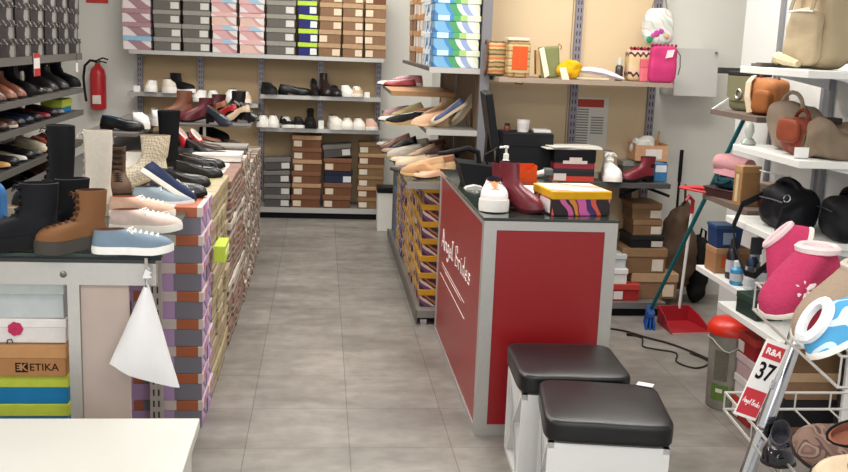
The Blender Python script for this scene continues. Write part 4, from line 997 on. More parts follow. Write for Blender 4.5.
one('key', t, lambda b: (b.box(.018, .06, -.006, .006, 0, .004, STEEL()), b.box(-.05, -.018, -.004, .008, 0, .004, STEEL())))
one('receipt', t, lambda b: b.prism([(-.05, 0), (.03, 0), (.04, .012), (0, .02), (-.04, .01)], .02, .08, 'y', mat('#b8b8b4', .7)))
t = thing('paper_sheet', 'white paper sheets lying behind the yellow box on counter', 'paper', (xat(548, 5.0, CZ), 4.98, CZ))
one('sheet', t, lambda b: b.box(-.16, .10, -.13, .13, 0, .004, mat('#deded8', .6)))
t = thing('white_remote', 'white hand scanner lying right of the orange box', 'scanner', (xat(540, 5.45, CZ), 5.45, CZ))
one('handle', t, lambda b: b.tube([(-.06, 0, .012), (-.02, 0, .02), (.03, .01, .03)], [.014, .017, .02], mat('#cfcfca', .4), 8), True)
one('scanner_head', t, lambda b: b.rbox(.02, .07, -.025, .04, .012, .055, mat('#5b5f60', .4), .008))

# ------------------------------------------------------------ two stools
def stool(loc, rz, label):
    t = thing('cube_stool', label, 'stool', loc, rz, 'white cube stools with black cushions'); S = .205; H = .385; w_ = mat('#e4e4e2', .4, 0, .01); e = .022
    one('frame', t, lambda b: [b.box(sx*S-(e if sx > 0 else 0), sx*S+(0 if sx > 0 else e), sy*S-(e if sy > 0 else 0), sy*S+(0 if sy > 0 else e), 0, H, w_) for sx in (-1, 1) for sy in (-1, 1)]+
        [b.box(-S, S, -S, S, H-.02, H, w_), b.box(-S, S, -S, S, 0, .02, w_)])
    one('front_panel', t, lambda b: b.box(-S+e, S-e, -S+.001, -S+.015, .02, H-.02, w_))
    one('rear_panel', t, lambda b: b.box(-S+e, S-e, S-.015, S-.001, .02, H-.02, w_))
    for sx in (-1, 1):
        # crossed slanted boards leave triangular openings in the sides
        x0, x1 = (sx*S-.001, sx*(S-.30*S))
        def br(b):
            for d in (1, -1):
                b.prism([(d*(S-.03), .02), (d*(S-.07), .02), (-d*(S-.03), H-.02), (-d*(S-.07), H-.02)][:2]+[(-d*(S-.07), H-.02), (-d*(S-.03), H-.02)], min(x0, x1), max(x0, x1), 'x', w_)
        one('cross_brace', t, br)
    def cush(c):
        return c
    one('cushion', t, lambda b: None) if False else link('cushion', soft_mesh(.44, .44, .085, mat('#111113', .36, 0, .08, 20, .15, 300), 9, 14, .002, 6, 1,
        lambda c: Vector((c.x, c.y, c.z+H+.001+(.012*max(0, 1-(c.x/.2)**2)*max(0, 1-(c.y/.2)**2) if c.z > .05 else 0))), 'cushion'), t)
    one('piping', t, lambda b: b.tube([(.205*sx, .205*sy, H+.062) for sx, sy in ((-1, -1), (1, -1), (1, 1), (-1, 1))], .0028, BLACK(), 5, closed=True)) if False else None
    return t
stool((1.02, 3.30, 0), R(-9), 'white cube stool with black cushion, the one nearer the camera')
stool((1.005, 3.785, 0), R(-3), 'white cube stool with black cushion pushed against the red counter')
t = thing('white_tag', 'small white paper tag lying at rear cushion corner of nearer stool', 'tag', (1.225, 3.46, .474), R(-30))
one('tag_card', t, lambda b: b.box(-.03, .03, -.02, .02, .0, .0015, WHITE()))

# ------------------------------------------------------------ middle gondola
t = thing('gondola_shelving', 'tall grey shoe gondola behind the red counter', 'shelving', (.83, 7.25, 0))
GM = mat('#8d8a84', .45, .45, .05); SL = mat('#7c6853', .6, 0, .15, 6)
x0 = -.23
one('base_deck', t, lambda b: (b.box(-.225, .22, -1.38, 1.3, .045, .09, GM), b.box(-.235, -.225, -1.385, 1.3, .03, .095, mat('#6f6c67', .45, .5)), b.box(-.2, .2, -1.33, 1.28, .02, .045, BLACK())))
for y in (-1.34, 1.25): one('foot', t, lambda b: b.box(-.2, -.16, y-.02, y+.02, 0, .03, CHROME()))
one('glass_shelf', t, lambda b: b.box(-.315, .20, -1.38, 1.3, .868, .878, glass_mat()))
one('shelf_edge', t, lambda b: b.box(-.315, .20, -1.386, -1.38, .84, .88, GM))
one('glass_edge', t, lambda b: b.box(-.319, -.314, -1.386, 1.3, .862, .88, mat('#3a4440', .2)))
one('post', t, lambda b: (b.box(.175, .235, -.88, -.83, 0, 2.6, mat('#77757a', .5, .25, .04))))
one('post', t, lambda b: (b.box(.175, .235, .25, .29, 0, 2.6, mat('#77757a', .5, .25, .04))))
one('post', t, lambda b: (b.box(.175, .235, 1.24, 1.29, 0, 2.6, mat('#77757a', .5, .25, .04))))
def slats(b):
    y = -.82
    while y < 1.23: b.box(.19, .205, y, y+.078, .09, 2.5, SL); y += .092
    b.box(.206, .22, -.83, 1.24, .09, 2.5, mat('#4a4038', .7))
one('slat_panel', t, slats)
one('end_panel', t, lambda b: b.box(-.20, .19, 1.25, 1.265, .09, .84, mat('#7a756e', .6)))
for (ya, yb_, z, xa) in ((-.86, 1.24, 1.545, -.15), (-.86, .25, 1.15, -.155), (.3, 1.24, 1.33, -.31), (.3, 1.24, 1.12, -.31)):
    mm = GM if z != 1.33 else mat('#c79a72', .5)
    one('shelf', t, lambda b: (b.box(xa, .175, ya, yb_, z-.02, z, mm), b.box(xa-.004, xa, ya, yb_, z-.024, z+.002, mat('#5c5a57', .4, .4)), b.box(xa, .19, ya-.006, ya, z-.034, z+.002, mm if z == 1.33 else SHM)))
# boxes on top of it
GTB = 'boxes on top of the middle gondola'
TZ = 1.547
stack(.85, 6.5, TZ, 5, 'bluegreen', .30, .19, .108, 'blue and green shoe box', 'in nearest stack atop gondola', GTB, 0, 'none', .004)
stack(.85, 6.71, TZ, 5, 'bluewhite', .30, .2, .108, 'blue and white shoe box', 'in second stack atop gondola', GTB, 0, 'none', .004)
stack(.85, 6.93, TZ, 5, 'bluewhite', .30, .21, .108, 'blue and white shoe box', 'in third stack atop gondola', GTB, 0, 'none', .004)
stack(.85, 7.18, TZ, 5, ['kraftwhite', 'white'], .30, .24, .115, ['kraft and white shoe box', 'white shoe box'], 'in fourth stack atop gondola', GTB, 0, 'none', .006)
stack(.85, 7.45, TZ, 5, 'kraftwhite', .30, .24, .115, 'kraft and white shoe box', 'in fifth stack atop gondola', GTB, 0, 'none', .006)
stack(.85, 7.75, TZ, 5, ['kraft', 'kraftwhite'], .30, .26, .118, ['kraft shoe box', 'kraft and white shoe box'], 'in sixth stack atop gondola', GTB, 0, 'none', .006)
stack(.85, 8.08, TZ, 4, 'kraft', .30, .26, .118, 'kraft shoe box', 'in farthest stack atop gondola', GTB, 0, 'none', .006)
# boxes under its glass shelf: their ends face the aisle
GUB = 'shoe boxes stacked under the glass shelf of the middle gondola'
cols = [('mustard', 'mustard shoe box'), ('mustard', 'mustard shoe box'), ('mustlight', 'light brown shoe box'), ('mustard', 'mustard shoe box'), ('mustlight', 'light brown shoe box'), ('mustlight', 'light brown shoe box'),
        ('mustard', 'mustard shoe box'), ('purple', 'purple shoe box'), ('mustlight', 'light brown shoe box'), ('mustlight', 'light brown shoe box'), ('blue', 'blue shoe box')]
FARG = []
for c, (k, d_) in enumerate(cols):
    y = 6.06+c*.205
    if c >= 6: FARG.append((y, k)); continue
    stack(.775, y, .092, 7, k, .19, .30, .106, d_, f'in {ORD[c+1]} gondola stack from counter', GUB, R(-90), 'none', .006)
# the far end of both box walls, slivers beyond counting: one object
def farboxes(b):
    for (y, i, h) in FARB:
        bm_, lm, _ = style('mixend' if (i+int(y*5)) % 3 else 'rosend'); j = random.uniform(-.006, .008); z0 = .003+i*(h+.0006)
        b.box(-.785+j, -.4755+j, y-.092, y+.092, z0, z0+h*.66, bm_); b.box(-.788+j, -.4725+j, y-.094, y+.094, z0+h*.66, z0+h, lm)
    for (y, k) in FARG:
        bm_, lm, _ = style(k)
        for i in range(7):
            j = random.uniform(-.006, .006); z0 = .092+i*.1068
            b.box(.628+j, .92+j, y-.092, y+.092, z0, z0+.068, bm_); b.box(.625+j, .923+j, y-.094, y+.094, z0+.068, z0+.106, lm)
fb = one('stacked_shoe_boxes', None, farboxes)
tag(fb, 'far shoe box stacks lining both sides of the aisle near the back rack', 'shoe boxes'); fb['kind'] = 'stuff'
# shoes on the gondola
GS = 'shoes displayed on the middle gondola'
def gs(kind, px, py, z, deg, label, rot=None, **kw):
    p = atz(px, py, z); dz = kw.pop('dz', 0)
    return shoe(kind, label, (p.x, p.y, z+dz+.0005), deg, None, GS, rot, **kw)
gz = .879
gs('wedge', 424, 173, gz, 185, 'tan wedge sandal at the near end of gondola glass shelf', cu='#c59a74', ci='#d7b48e', cs='#d9b98c')
gs('wedge', 436, 171, gz, 190, 'brown leather wedge behind the red counter end', cu='#8a5a44', ci='#c89e7c', cs='#cfae84')
gs('mule', 415, 168, gz, 175, 'beige mule left of the tan wedge sandal', cu='#cdb89c', ci='#b99a7a')
gs('pump', 428, 163, gz, 180, 'dark brown heeled shoe behind the tan wedge sandal', cu='#5c3a30', ci='#8a5f4c')
gs('flat', 409, 163, gz, 170, 'cream flat shoe on gondola glass shelf, left edge', cu='#cfc3b0', ci='#9a8468')
gs('mule', 417, 159, gz, 180, 'grey taupe mule in the middle of gondola glass shelf', cu='#a39688', ci='#6f6256')
gs('wedge', 405, 158, gz, 175, 'pale silver wedge behind the cream flat shoe', cu='#bdb6aa', ci='#8d8478')
gs('mule', 425, 156, gz, 180, 'reddish brown mule near the slat panel', cu='#8f5a48', ci='#c79c80')
gs('flat', 399, 154, gz, 170, 'taupe flat at the far left of gondola glass shelf', cu='#a08c7c', ci='#6b5848')
gs('wedge', 412, 152, gz, 178, 'off-white wedge at the far end of gondola glass shelf', cu='#cbbfae', ci='#98877a')
gs('pump', 395, 150, gz, 175, 'brown pump at the farthest corner of gondola glass shelf', cu='#7d5646', ci='#a3806a')
p = at(452, 117, 6.62)
shoe('flat', 'navy espadrille with pale toe leaning up on middle gondola shelf', (p.x-.02, 6.58, 1.232), 0, None, GS, (0, R(34), R(180)), cu='#35406c', ci='#a3a09c', cs='#c7b394', acc=lambda s, u: s > .88, cacc='#d6c4aa', sole=.02, heel=0, pointy=0, cl='#c9b28e', laces=2, L=.27)
p2 = at(468, 112, 6.75)
shoe('flat', 'beige espadrille leaning behind the navy espadrille', (p2.x+.0, 6.78, 1.245), 0, None, GS, (R(10), R(50), R(195)), cu='#ab9f8c', ci='#c5b8a4', cs='#c9b491', sole=.02, heel=0, pointy=0)
gz2 = 1.151
for (px, py, kd, a, lab, kw) in [
    (431, 178, 'flat', 200, 'peach flat with bow nearest the counter on gondola glass', dict(cu='#d0a284', ci='#b98a6c', buckle='#8a5a44')),
    (419, 176, 'mule', 150, 'tan mule at the near corner of gondola glass shelf', dict(cu='#b58a64', ci='#d0ab86')),
    (409, 172, 'flat', 160, 'dark grey flat at aisle edge of gondola glass shelf', dict(cu='#4a4644', ci='#8d8478')),
    (432, 165, 'mule', 195, 'cream mule with dark strap on gondola glass shelf', dict(cu='#cdbfa9', ci='#6a5444', buckle='#3a302a')),
    (420, 161, 'pump', 170, 'nude pump in the middle row of gondola glass shelf', dict(cu='#c9a88c', ci='#e0c9b0')),
    (402, 152, 'pump', 165, 'black pump among pale shoes on gondola glass shelf', dict(cu='#1e1c1e', ci='#8a7a6a')),
    (429, 152, 'wedge', 185, 'brown wedge with bow near the slat panel', dict(cu='#6e4a3a', ci='#a98468', buckle='#4a3028')),
    (392, 147, 'flat', 165, 'pale grey flat at the farthest end of gondola glass', dict(cu='#b4aea6', ci='#8a8078'))]:
    gs(kd, px, py, gz, a, lab, sc=.95, **kw)
gs('wedge', 430, 126, gz2, 190, 'peach wedge sandal beside the navy espadrille', cu='#d3a889', ci='#c08a6c', cs='#d6b892')
gs('ankle', 437, 122, gz2, 190, 'tan woven ankle boot behind the peach wedge sandal', cu='#9c7b58', ci='#6a5038', cs='#b89a70')
gs('mule', 426, 119, gz2, 185, 'brown strappy mule on the middle gondola shelf', cu='#8a5848', ci='#b98d74')
gs('sneaker', 411, 124, 1.121, 185, 'black sandal with white sole on far gondola shelf', cu='#1c1b1d', ci='#c8beb4', cl=None)
gs('mule', 404, 125, 1.121, 175, 'black mule with pale insole on far gondola shelf', cu='#201e20', ci='#d0c4b8')
gs('flat', 396, 122, 1.121, 180, 'white flat with pink lining on far gondola shelf', cu='#d8d0c8', ci='#b08088')
gs('mule', 400, 117, 1.121, 180, 'dusty pink mule at far left end of gondola shelf', cu='#b99298', ci='#8d6a70')
shoe('flat', 'gold ballet flat propped under the wooden gondola shelf', (.66, 7.62, 1.158), 0, None, GS, (0, R(14), R(190)), cu='#bfae7a', ci='#dcd2b4')
gs('sneaker', 407, 86, 1.331, 180, 'pink sneaker on the wooden gondola shelf', cu='#cf8f98', ci='#a84a56', cl='#e6dcdc')
gs('flat', 400, 86.5, 1.331, 175, 'red-trimmed flat on the wooden gondola shelf', cu='#a8474f', ci='#d9c6c6')
gs('flat', 393, 86, 1.331, 175, 'black and white flat at left of the wooden gondola shelf', cu='#e0dcd6', ci='#2a2828')

# ------------------------------------------------------------ white bin by the back rack
t = thing('waste_bin', 'white waste bin with black lid at the end of the aisle', 'bin', (.615, 9.02, 0))
one('bin_body', t, lambda b: b.prism([(-.085, 0), (.085, 0), (.09, .345), (-.09, .345)], -.09, .09, 'y', WHITE()))
one('bin_lid', t, lambda b: b.rbox(-.095, .095, -.1, .1, .345, .40, BLACK(), .012))

# ------------------------------------------------------------ wood panelled rack behind the counter
t = thing('wall_rack', 'wood panelled wall rack behind the red counter', 'shelving', (1.65, 6.5, 0))
PW = mat('#dcc5a2', .55, 0, .05, 1.5)
one('wood_panel', t, lambda b: b.box(-.565, .0, .16, .18, .1, 2.6, PW))
one('wood_panel', t, lambda b: b.box(.004, .585, .16, .18, .1, 2.6, PW))
upright('upright', t, .04, .145, 2.6, UPM, .05, .03, .0); upright('upright', t, .575, .145, 2.6, UPM, .05, .03, .0)
one('upright', t, lambda b: b.box(-.565, -.54, .13, .16, 0, 2.6, UPM))
MV = mat('#a08f80', .5, 0, .05); DK = mat('#4b4a4a', .45, 0, .05)
one('shelf', t, lambda b: b.box(-.565, .535, -.38, .13, 1.478, 1.505, MV))
one('desk_shelf', t, lambda b: b.box(-.565, .56, -.42, .13, .845, .875, DK))
for s in (-1, 1): one('bracket_arm', t, lambda b: b.tube([(.42+.02*s, .05, .83), (.42+.02*s, -.3, .835), (.42+.16*s, -.36, .79)], .010, BLACK(), 6))
one('center_bracket', t, lambda b: b.box(.40, .44, -.02, .13, .70, .845, DK))
one('base_deck', t, lambda b: (b.box(-.565, .60, -.40, .16, .055, .095, mat('#8f8d8a', .4, .6, .05)), b.box(-.565, .60, -.37, .16, 0, .055, BLACK())))
SZ, DZ = 1.506, .876
# price list
p0 = at(575, 97, 6.62); p1 = at(607, 150, 6.62)
t = thing('price_list', 'white price list poster with red heading pinned to wood panel', 'poster', ((p0.x+p1.x)/2, 6.655, (p0.z+p1.z)/2))
pw, ph = (p1.x-p0.x)/2, (p0.z-p1.z)/2
one('sheet', t, lambda b: b.box(-pw, pw, -.002, .003, -ph, ph, mat('#d9d7cf', .5, 0, .02)))
one('red_heading', t, lambda b: b.box(-pw*.75, pw*.72, -.0035, -.002, ph*.62, ph*.92, mat('#b8483c', .5, 0, 0)))
def rows_(b):
    k = mat('#8b8a86', .6, 0, 0)
    for i in range(14): b.box(-pw*.85, -pw*.1, -.0035, -.002, ph*(.5-i*.1), ph*(.5-i*.1)+.009, k)
    for i in range(7): b.box(pw*.05, pw*.75, -.0035, -.002, ph*(.2-i*.1), ph*(.2-i*.1)+.009, k)
one('printed_rows', t, rows_)
# bags along the upper shelf
def X(px, Y=6.3, z=1.55): return xat(px, Y, z)
t = thing('rattan_bag', 'orange fronted rattan handbag second from left on upper wood rack shelf', 'handbag', (X(517, 6.22), 6.22, SZ))
rb = bands('rattan1', (0, 0, 22), .1, [(0, '#b59a6a'), (.3, '#c8aa78'), (.55, '#8f7348'), (.8, '#bfa274')], wob=.1, wscale=40, rough=.7)
link('bag_body', soft_mesh(.14, .12, .225, rb, 9, 10, .003, 9, 2), t)
one('front_panel', t, lambda b: b.rbox(-.045, .05, -.064, -.058, .05, .19, mat('#d0562b', .6, 0, .15, 40, .3), .002))
one('lid_strap', t, lambda b: b.rbox(-.075, .06, -.065, .06, .222, .242, mat('#dccbb0', .6), .006))
one('carry_cord', t, lambda b: b.tube([(-.03, -.06, .03), (-.035, -.075, -.0), (-.02, -.08, -.035), (.02, -.08, -.038), (.045, -.075, -.01), (.04, -.06, .03)], .0045, mat('#7d4a34', .6), 6), True)
t = thing('rattan_bag', 'striped rattan drum bag at far left of upper wood rack shelf', 'handbag', (X(497, 6.3), 6.34, SZ))
rb2 = bands('rattan2', (0, 0, 13), .12, [(0, '#a58a58'), (.22, '#6d5a3a'), (.36, '#c2a873'), (.52, '#c4683c'), (.68, '#b59a68'), (.86, '#5f4c34')], wob=.12, wscale=30, rough=.75)
link('bag_body', soft_mesh(.125, .13, .22, rb2, 5, 10, .004, 10, 3), t)
one('side_hoop', t, lambda b: b.tube([(-.068, .0+.06*math.cos(a_), .11+.108*math.sin(a_)) for a_ in [2*PI*k/16 for k in range(16)]], .006, mat('#6a4026', .6), 6, closed=True))
t = thing('clutch_bag', 'olive green flap clutch with cream edge leaning beside orange rattan bag', 'handbag', (X(549, 6.25), 6.27, SZ))
one('bag_body', t, lambda b: b.rbox(-.05, .075, -.03, .045, .0, .195, mat('#7c8156', .6), .012, Matrix.Rotation(R(-6), 4, 'Y')))
one('cream_flap', t, lambda b: b.prism([(-.075, .18), (-.045, .19), (.0, .02), (-.03, .0)], -.042, -.031, 'y', mat('#e9e0c9', .5)))
one('side_gusset', t, lambda b: b.prism([(-.09, .17), (-.06, .18), (-.03, .01), (-.08, .02)], -.02, .04, 'y', mat('#c9a878', .6)))
one('chain_loop', t, lambda b: b.tube([(.05, 0, .19), (.06, 0, .215), (.075, 0, .2), (.07, 0, .18)], .004, mat('#8a7a50', .4, .5), 5))
t = thing('knit_pouch', 'yellow knitted pouch slumped on the upper wood rack shelf', 'handbag', (X(569, 6.22), 6.2, SZ))
link('bag_body', soft_mesh(.15, .10, .115, mat('#d6a61c', .85, 0, .18, 30, .6, 90), 2.6, 12, .018, 12, 5, lambda c: Vector((c.x+.2*(c.z-.05), c.y, c.z))), t)
one('cream_label', t, lambda b: b.prism([(-.085, .07), (-.045, .075), (-.015, -.01), (-.06, -.025)], -.078, -.073, 'y', mat('#e6dfc9', .6)))
t = thing('clutch_bag', 'slim lilac white curved clutch lying right of the yellow pouch', 'handbag', (X(601, 6.2), 6.2, SZ))
one('bag_body', t, lambda b: b.tube([(-.15, 0, .055), (-.08, 0, .06), (0, 0, .05), (.08, 0, .03), (.15, 0, .012)], [.012, .022, .024, .02, .008], mat('#ddd6dc', .45), 10), True)
one('zip_line', t, lambda b: b.tube([(-.15, -.012, .05), (-.08, -.024, .052), (0, -.026, .042), (.08, -.021, .022), (.14, -.01, .01)], .002, mat('#6f5f72', .4), 5))
one('base_fold', t, lambda b: b.rbox(-.16, .05, -.02, .03, 0, .014, mat('#c9bfa8', .6), .004))
t = thing('perfume_bottle', 'small dark bottle with white cap on upper wood rack shelf', 'bottle', (X(618), 6.28, SZ))
one('bottle_body', t, lambda b: b.lathe([(.022, 0), (.025, .006), (.025, .085), (.014, .098)], mat('#3b3236', .25), 12), True)
one('cap', t, lambda b: b.lathe([(.015, .098), (.015, .14), (.01, .143)], mat('#c9c8c2', .4), 12), True)
t = thing('woven_basket', 'patterned straw basket with red and dark zigzags beside pink pouch', 'basket', (X(637), 6.3, SZ))
link('basket_body', soft_mesh(.15, .12, .20, bands('zig', (0, 0, 8), .15, [(0, '#d2b98c'), (.42, '#4a2530'), (.56, '#d9b9a4'), (.74, '#d6bd92')], sine=((170, 170, 0), .07), rough=.75), 7, 10, .002, 8, 4), t)
def poms(b):
    for i in range(7): b.lathe([(.004, 0), (.011, .006), (.012, .013), (.004, .02)], mat('#5a1f32' if i % 2 else '#b0324c', .9), 8, (-.066+i*.022, -.052, .195))
one('pompoms', t, poms)
t = thing('pink_wallet', 'small salmon pink pouch between straw basket and pink pouch', 'pouch', (X(644, 6.18), 6.19, SZ))
one('pouch_body', t, lambda b: b.rbox(-.025, .03, -.012, .012, .0, .14, mat('#d9707c', .6), .008))
one('pouch_flap', t, lambda b: b.rbox(-.026, .031, -.014, .013, .085, .142, mat('#cf6472', .6), .006))
t = thing('pink_pouch', 'large magenta drawstring pouch at right end of upper wood rack shelf', 'pouch', (X(662, 6.14), 6.15, SZ+.0))
link('pouch_body', soft_mesh(.165, .06, .225, mat('#c23a70', .7, 0, .08, 20, .2, 60), 7, 14, .008, 8, 8), t)
one('frill', t, lambda b: [b.lathe([(.006, 0), (.010, .01), (.006, .02)], mat('#8a2a50', .8), 8, (-.075+i*.025, -.005, .218)) for i in range(7)])
one('paper_label', t, lambda b: b.prism([(.005, .15), (.05, .16), (.06, .205), (.015, .2)], -.036, -.0335, 'y', mat('#f0d9d9', .5)))
one('drawstring', t, lambda b: b.tube([(.08, 0, .21), (.11, 0, .17), (.115, 0, .1), (.105, 0, .05)], .004, mat('#6a6468', .7), 5), True)
hx = X(659, 6.4, 1.85)
t = thing('floral_tote', 'see-through floral tote hanging above the magenta pouch', 'handbag', (hx, 6.42, 1.735))
fm = bands('floral', (9, 4, 9), .3, [(0, '#d7dbd4'), (.34, '#c3cdc4'), (.5, '#e2e2dc'), (.78, '#c9b6bf'), (.86, '#dadcd4')], wob=.9, wscale=17, rough=.3)
link('bag_body', soft_mesh(.20, .09, .235, fm, 3.2, 12, .012, 9, 9, lambda c: Vector((c.x*(1.05-.9*max(0, c.z-.12)), c.y, c.z))), t)
def fl(b):
    for (x_, z_, c_, r_) in ((-.065, .035, '#2f8a5e', .022), (-.02, .075, '#c04a96', .022), (.01, .09, '#b04a9a', .018), (-.045, .06, '#b85a9c', .016), (.05, .06, '#d9a27a', .016)):
        b.lathe([(r_, 0), (r_*.8, .004), (.002, .006)], mat(c_, .5), 10, M=frame_M((x_, -.045, z_), (1, 0, 0), (0, 0, 1)))
one('flower_print', t, fl)
for s in (-1, 1): one('strap', t, lambda b: b.tube([(.05*s, -.01*s, .22), (.03*s, -.01*s, .3), (.004*s, .0, .40)], .005, mat('#8a8078', .6), 6))
one('hanging_ring', t, lambda b: b.tube([(.012*math.cos(a_), .225*0+.0, .405+.012*math.sin(a_)) for a_ in [2*PI*k/12 for k in range(12)]], .003, STEEL(), 5, closed=True))
t = thing('wall_hook', 'steel wall hook holding the floral tote', 'hook', (hx, 6.42, 2.14))
one('hook_rod', t, lambda b: b.tube([(0, -.012, .018), (0, -.012, .0), (0, .0, -.004), (0, .1, -.002), (0, .22, 0)], .004, STEEL(), 6))
# white cabinet on the wall
a = at(678, 48, 6.42); c_ = at(717, 97, 6.42)
t = thing('meter_cabinet', 'white slanted wall cabinet right of the wood panelled rack', 'cabinet', ((a.x+c_.x)/2, 6.55, c_.z))
hw = (c_.x-a.x)/2; hh = a.z-c_.z
one('cabinet_body', t, lambda b: b.prism([(-.12, .0), (.17, .0), (.17, hh), (-.09, hh)], -hw, hw, 'x', mat('#bdbdb9', .45, 0, .02)))  # greyer than the door: shaded edges put into the body colour
one('door', t, lambda b: b.rbox(-hw+.012, hw-.012, -.012, .004, .012, hh-.012, mat('#e0e0dc', .4, 0, .02), .003, Matrix.Translation((0, -.105, 0)) @ Matrix.Rotation(R(-6), 4, 'X')))
one('corner_lock', t, lambda b: b.box(hw-.03, hw-.015, -.112, -.1, hh-.03, hh-.015, mat('#6a6a6a', .4)))
# desk level things
t = thing('speaker_box', 'large matte black box on the desk shelf behind the counter', 'box', (X(524, 6.3, 1.0), 6.32, DZ))
one('box_body', t, lambda b: b.rbox(-.16, .165, -.12, .12, 0, .285, mat('#1b1c1f', .55, 0, .1), .006))
one('seam', t, lambda b: b.box(-.16, .165, -.1215, -.1195, .2, .203, mat('#0c0c0d', .5)))
t = thing('paper_cup', 'white cup standing on the large black box', 'cup', (X(523, 6.3, 1.18), 6.3, DZ+.2855))
one('cup_body', t, lambda b: b.lathe([(.035, 0), (.042, .075), (.040, .075), (.033, .008)], mat('#e0dedb', .4), 16), True)
one('cup_sleeve', t, lambda b: b.lathe([(.0378, .02), (.0412, .055), (.0400, .055), (.036, .02)], mat('#d6cfcd', .6), 16), True)
t = thing('red_jar', 'small reddish brown jar beside the white cup on black box', 'jar', (X(507, 6.3, 1.18), 6.3, DZ+.2855))
one('jar_body', t, lambda b: b.lathe([(.018, 0), (.02, .004), (.02, .03), (.015, .036)], mat('#6a2f26', .4), 12), True)
one('jar_lid', t, lambda b: b.lathe([(.017, .036), (.017, .05), (.01, .052)], mat('#3a2522', .5), 12), True)
t = thing('paper_pad', 'white paper pad on right side of the large black box', 'paper', (X(540, 6.3, 1.18), 6.3, DZ+.2855))
one('pad', t, lambda b: b.rbox(-.05, .06, -.06, .06, 0, .02, mat('#d8d6d2', .6), .004))
bx = X(575, 6.05, .95)
t = thing('shoe_box', 'black shoe box with red stripes on desk shelf behind yellow box', 'shoe box', (bx, 6.22, DZ))
bb_, bl_, _ = style('blackred')
one('box_body', t, lambda b: b.rbox(-.125, .135, -.13, .13, 0, .165, bb_, .002, seg=1))
one('lid', t, lambda b: b.rbox(-.128, .138, -.133, .133, .125, .2, mat('#151416', .45), .002, seg=1))
one('crown_logo', t, lambda b: (b.box(-.07, .085, -.1345, -.1332, .112, .132, mat('#cbbcb8', .5)), b.box(-.03, .05, -.1345, -.1332, .132, .152, mat('#cbbcb8', .5))))
one('size_label', t, lambda b: b.box(-.124, -.045, -.132, -.1302, .006, .05, mat('#cfc6bf', .5)))
t = thing('paper_stack', 'loose white papers lying on top of the black striped box', 'paper', (bx, 6.2, DZ+.2005))
for i, (dx, rz_, dz) in enumerate(((-.03, 6, 0), (.02, -8, .005), (.0, 12, .011))):
    one('sheet', t, lambda b: b.box(dx-.16, dx+.17, -.10, .10, dz, dz+.0045, mat('#d9d6cd', .6), Matrix.Rotation(R(rz_), 4, 'Z')))
t = thing('black_bag', 'crumpled black bag wedged left of the black striped box', 'bag', (X(553, 6.2, .95), 6.26, DZ))
link('bag_body', soft_mesh(.085, .16, .185, mat('#121214', .6), 2.6, 10, .02, 12, 12), t)
one('bag_knot', t, lambda b: b.tube([(0, 0, .17), (.005, 0, .19), (.02, 0, .2)], [.018, .01, .014], mat('#121214', .6), 7), True)
shoe('hightop', 'white high-top sneaker facing forward on the desk shelf', (X(612, 6.15, .93), 6.2, DZ+.001), -95, None, 'shoes on the desk shelf', None, cu='#eceae6', sc=1.18)
shoe('chelsea', 'burgundy ankle boot with black sole at right end of desk shelf', (X(637, 6.16, .93), 6.16, DZ+.001), 187, None, 'shoes on the desk shelf', None, cu='#6e1c28', ci='#2b1216', acc=lambda s, u: s > .3 and s < .36 and u > .6, cacc='#3a1218', sc=.88)
shoebox(.30, .14, .10, 'gray', 'grey box behind the burgundy boot on the desk shelf', (X(646, 6.4, .93), 6.5, DZ), 0, None, 'y', 'none')
t = thing('blue_box', 'small blue box with white label beside the burgundy boot', 'box', (X(661, 6.2, .93), 6.26, DZ))
one('box_body', t, lambda b: b.rbox(-.042, .042, -.06, .06, 0, .112, mat('#3f77a8', .5), .002))
one('white_label', t, lambda b: b.box(-.038, .034, -.0618, -.06, .06, .104, mat('#dcdfe2', .5)))
t = thing('open_carton', 'open cardboard carton full of papers above the burgundy boot', 'carton', (X(650, 6.4, 1.02), 6.49, DZ+.1005))
cm = mat('#cf9f7c', .7)
one('carton_body', t, lambda b: (b.box(-.10, .12, -.09, .09, 0, .006, cm), b.box(-.10, .12, -.09, -.084, 0, .11, cm), b.box(-.10, .12, .084, .09, 0, .13, cm), b.box(-.10, -.094, -.084, .084, 0, .12, cm), b.box(.114, .12, -.084, .084, 0, .12, cm)))
one('carton_label', t, lambda b: b.box(-.03, .08, -.0915, -.09, .02, .085, mat('#e6dcd6', .5)))
one('crumpled_paper', t, lambda b: b.bm(_blob(.15, .12, .12, 21), mat('#dcdbd6', .6), Matrix.Translation((-.02, 0, .03)))) if False else link('crumpled_paper', soft_mesh(.15, .13, .13, mat('#dcdbd6', .6), 2.4, 8, .03, 16, 21, lambda c: c+Vector((-.02, 0, .03))), t)
one('wooden_stick', t, lambda b: b.tube([(.07, 0, .05), (.078, 0, .2)], .008, mat('#a9805c', .6), 6))
shoebox(.05, .08, .06, 'beige', 'tiny pale box left of the white high-top sneaker', (X(598, 6.2, .9), 6.3, DZ), 0, None, 'y', 'none')
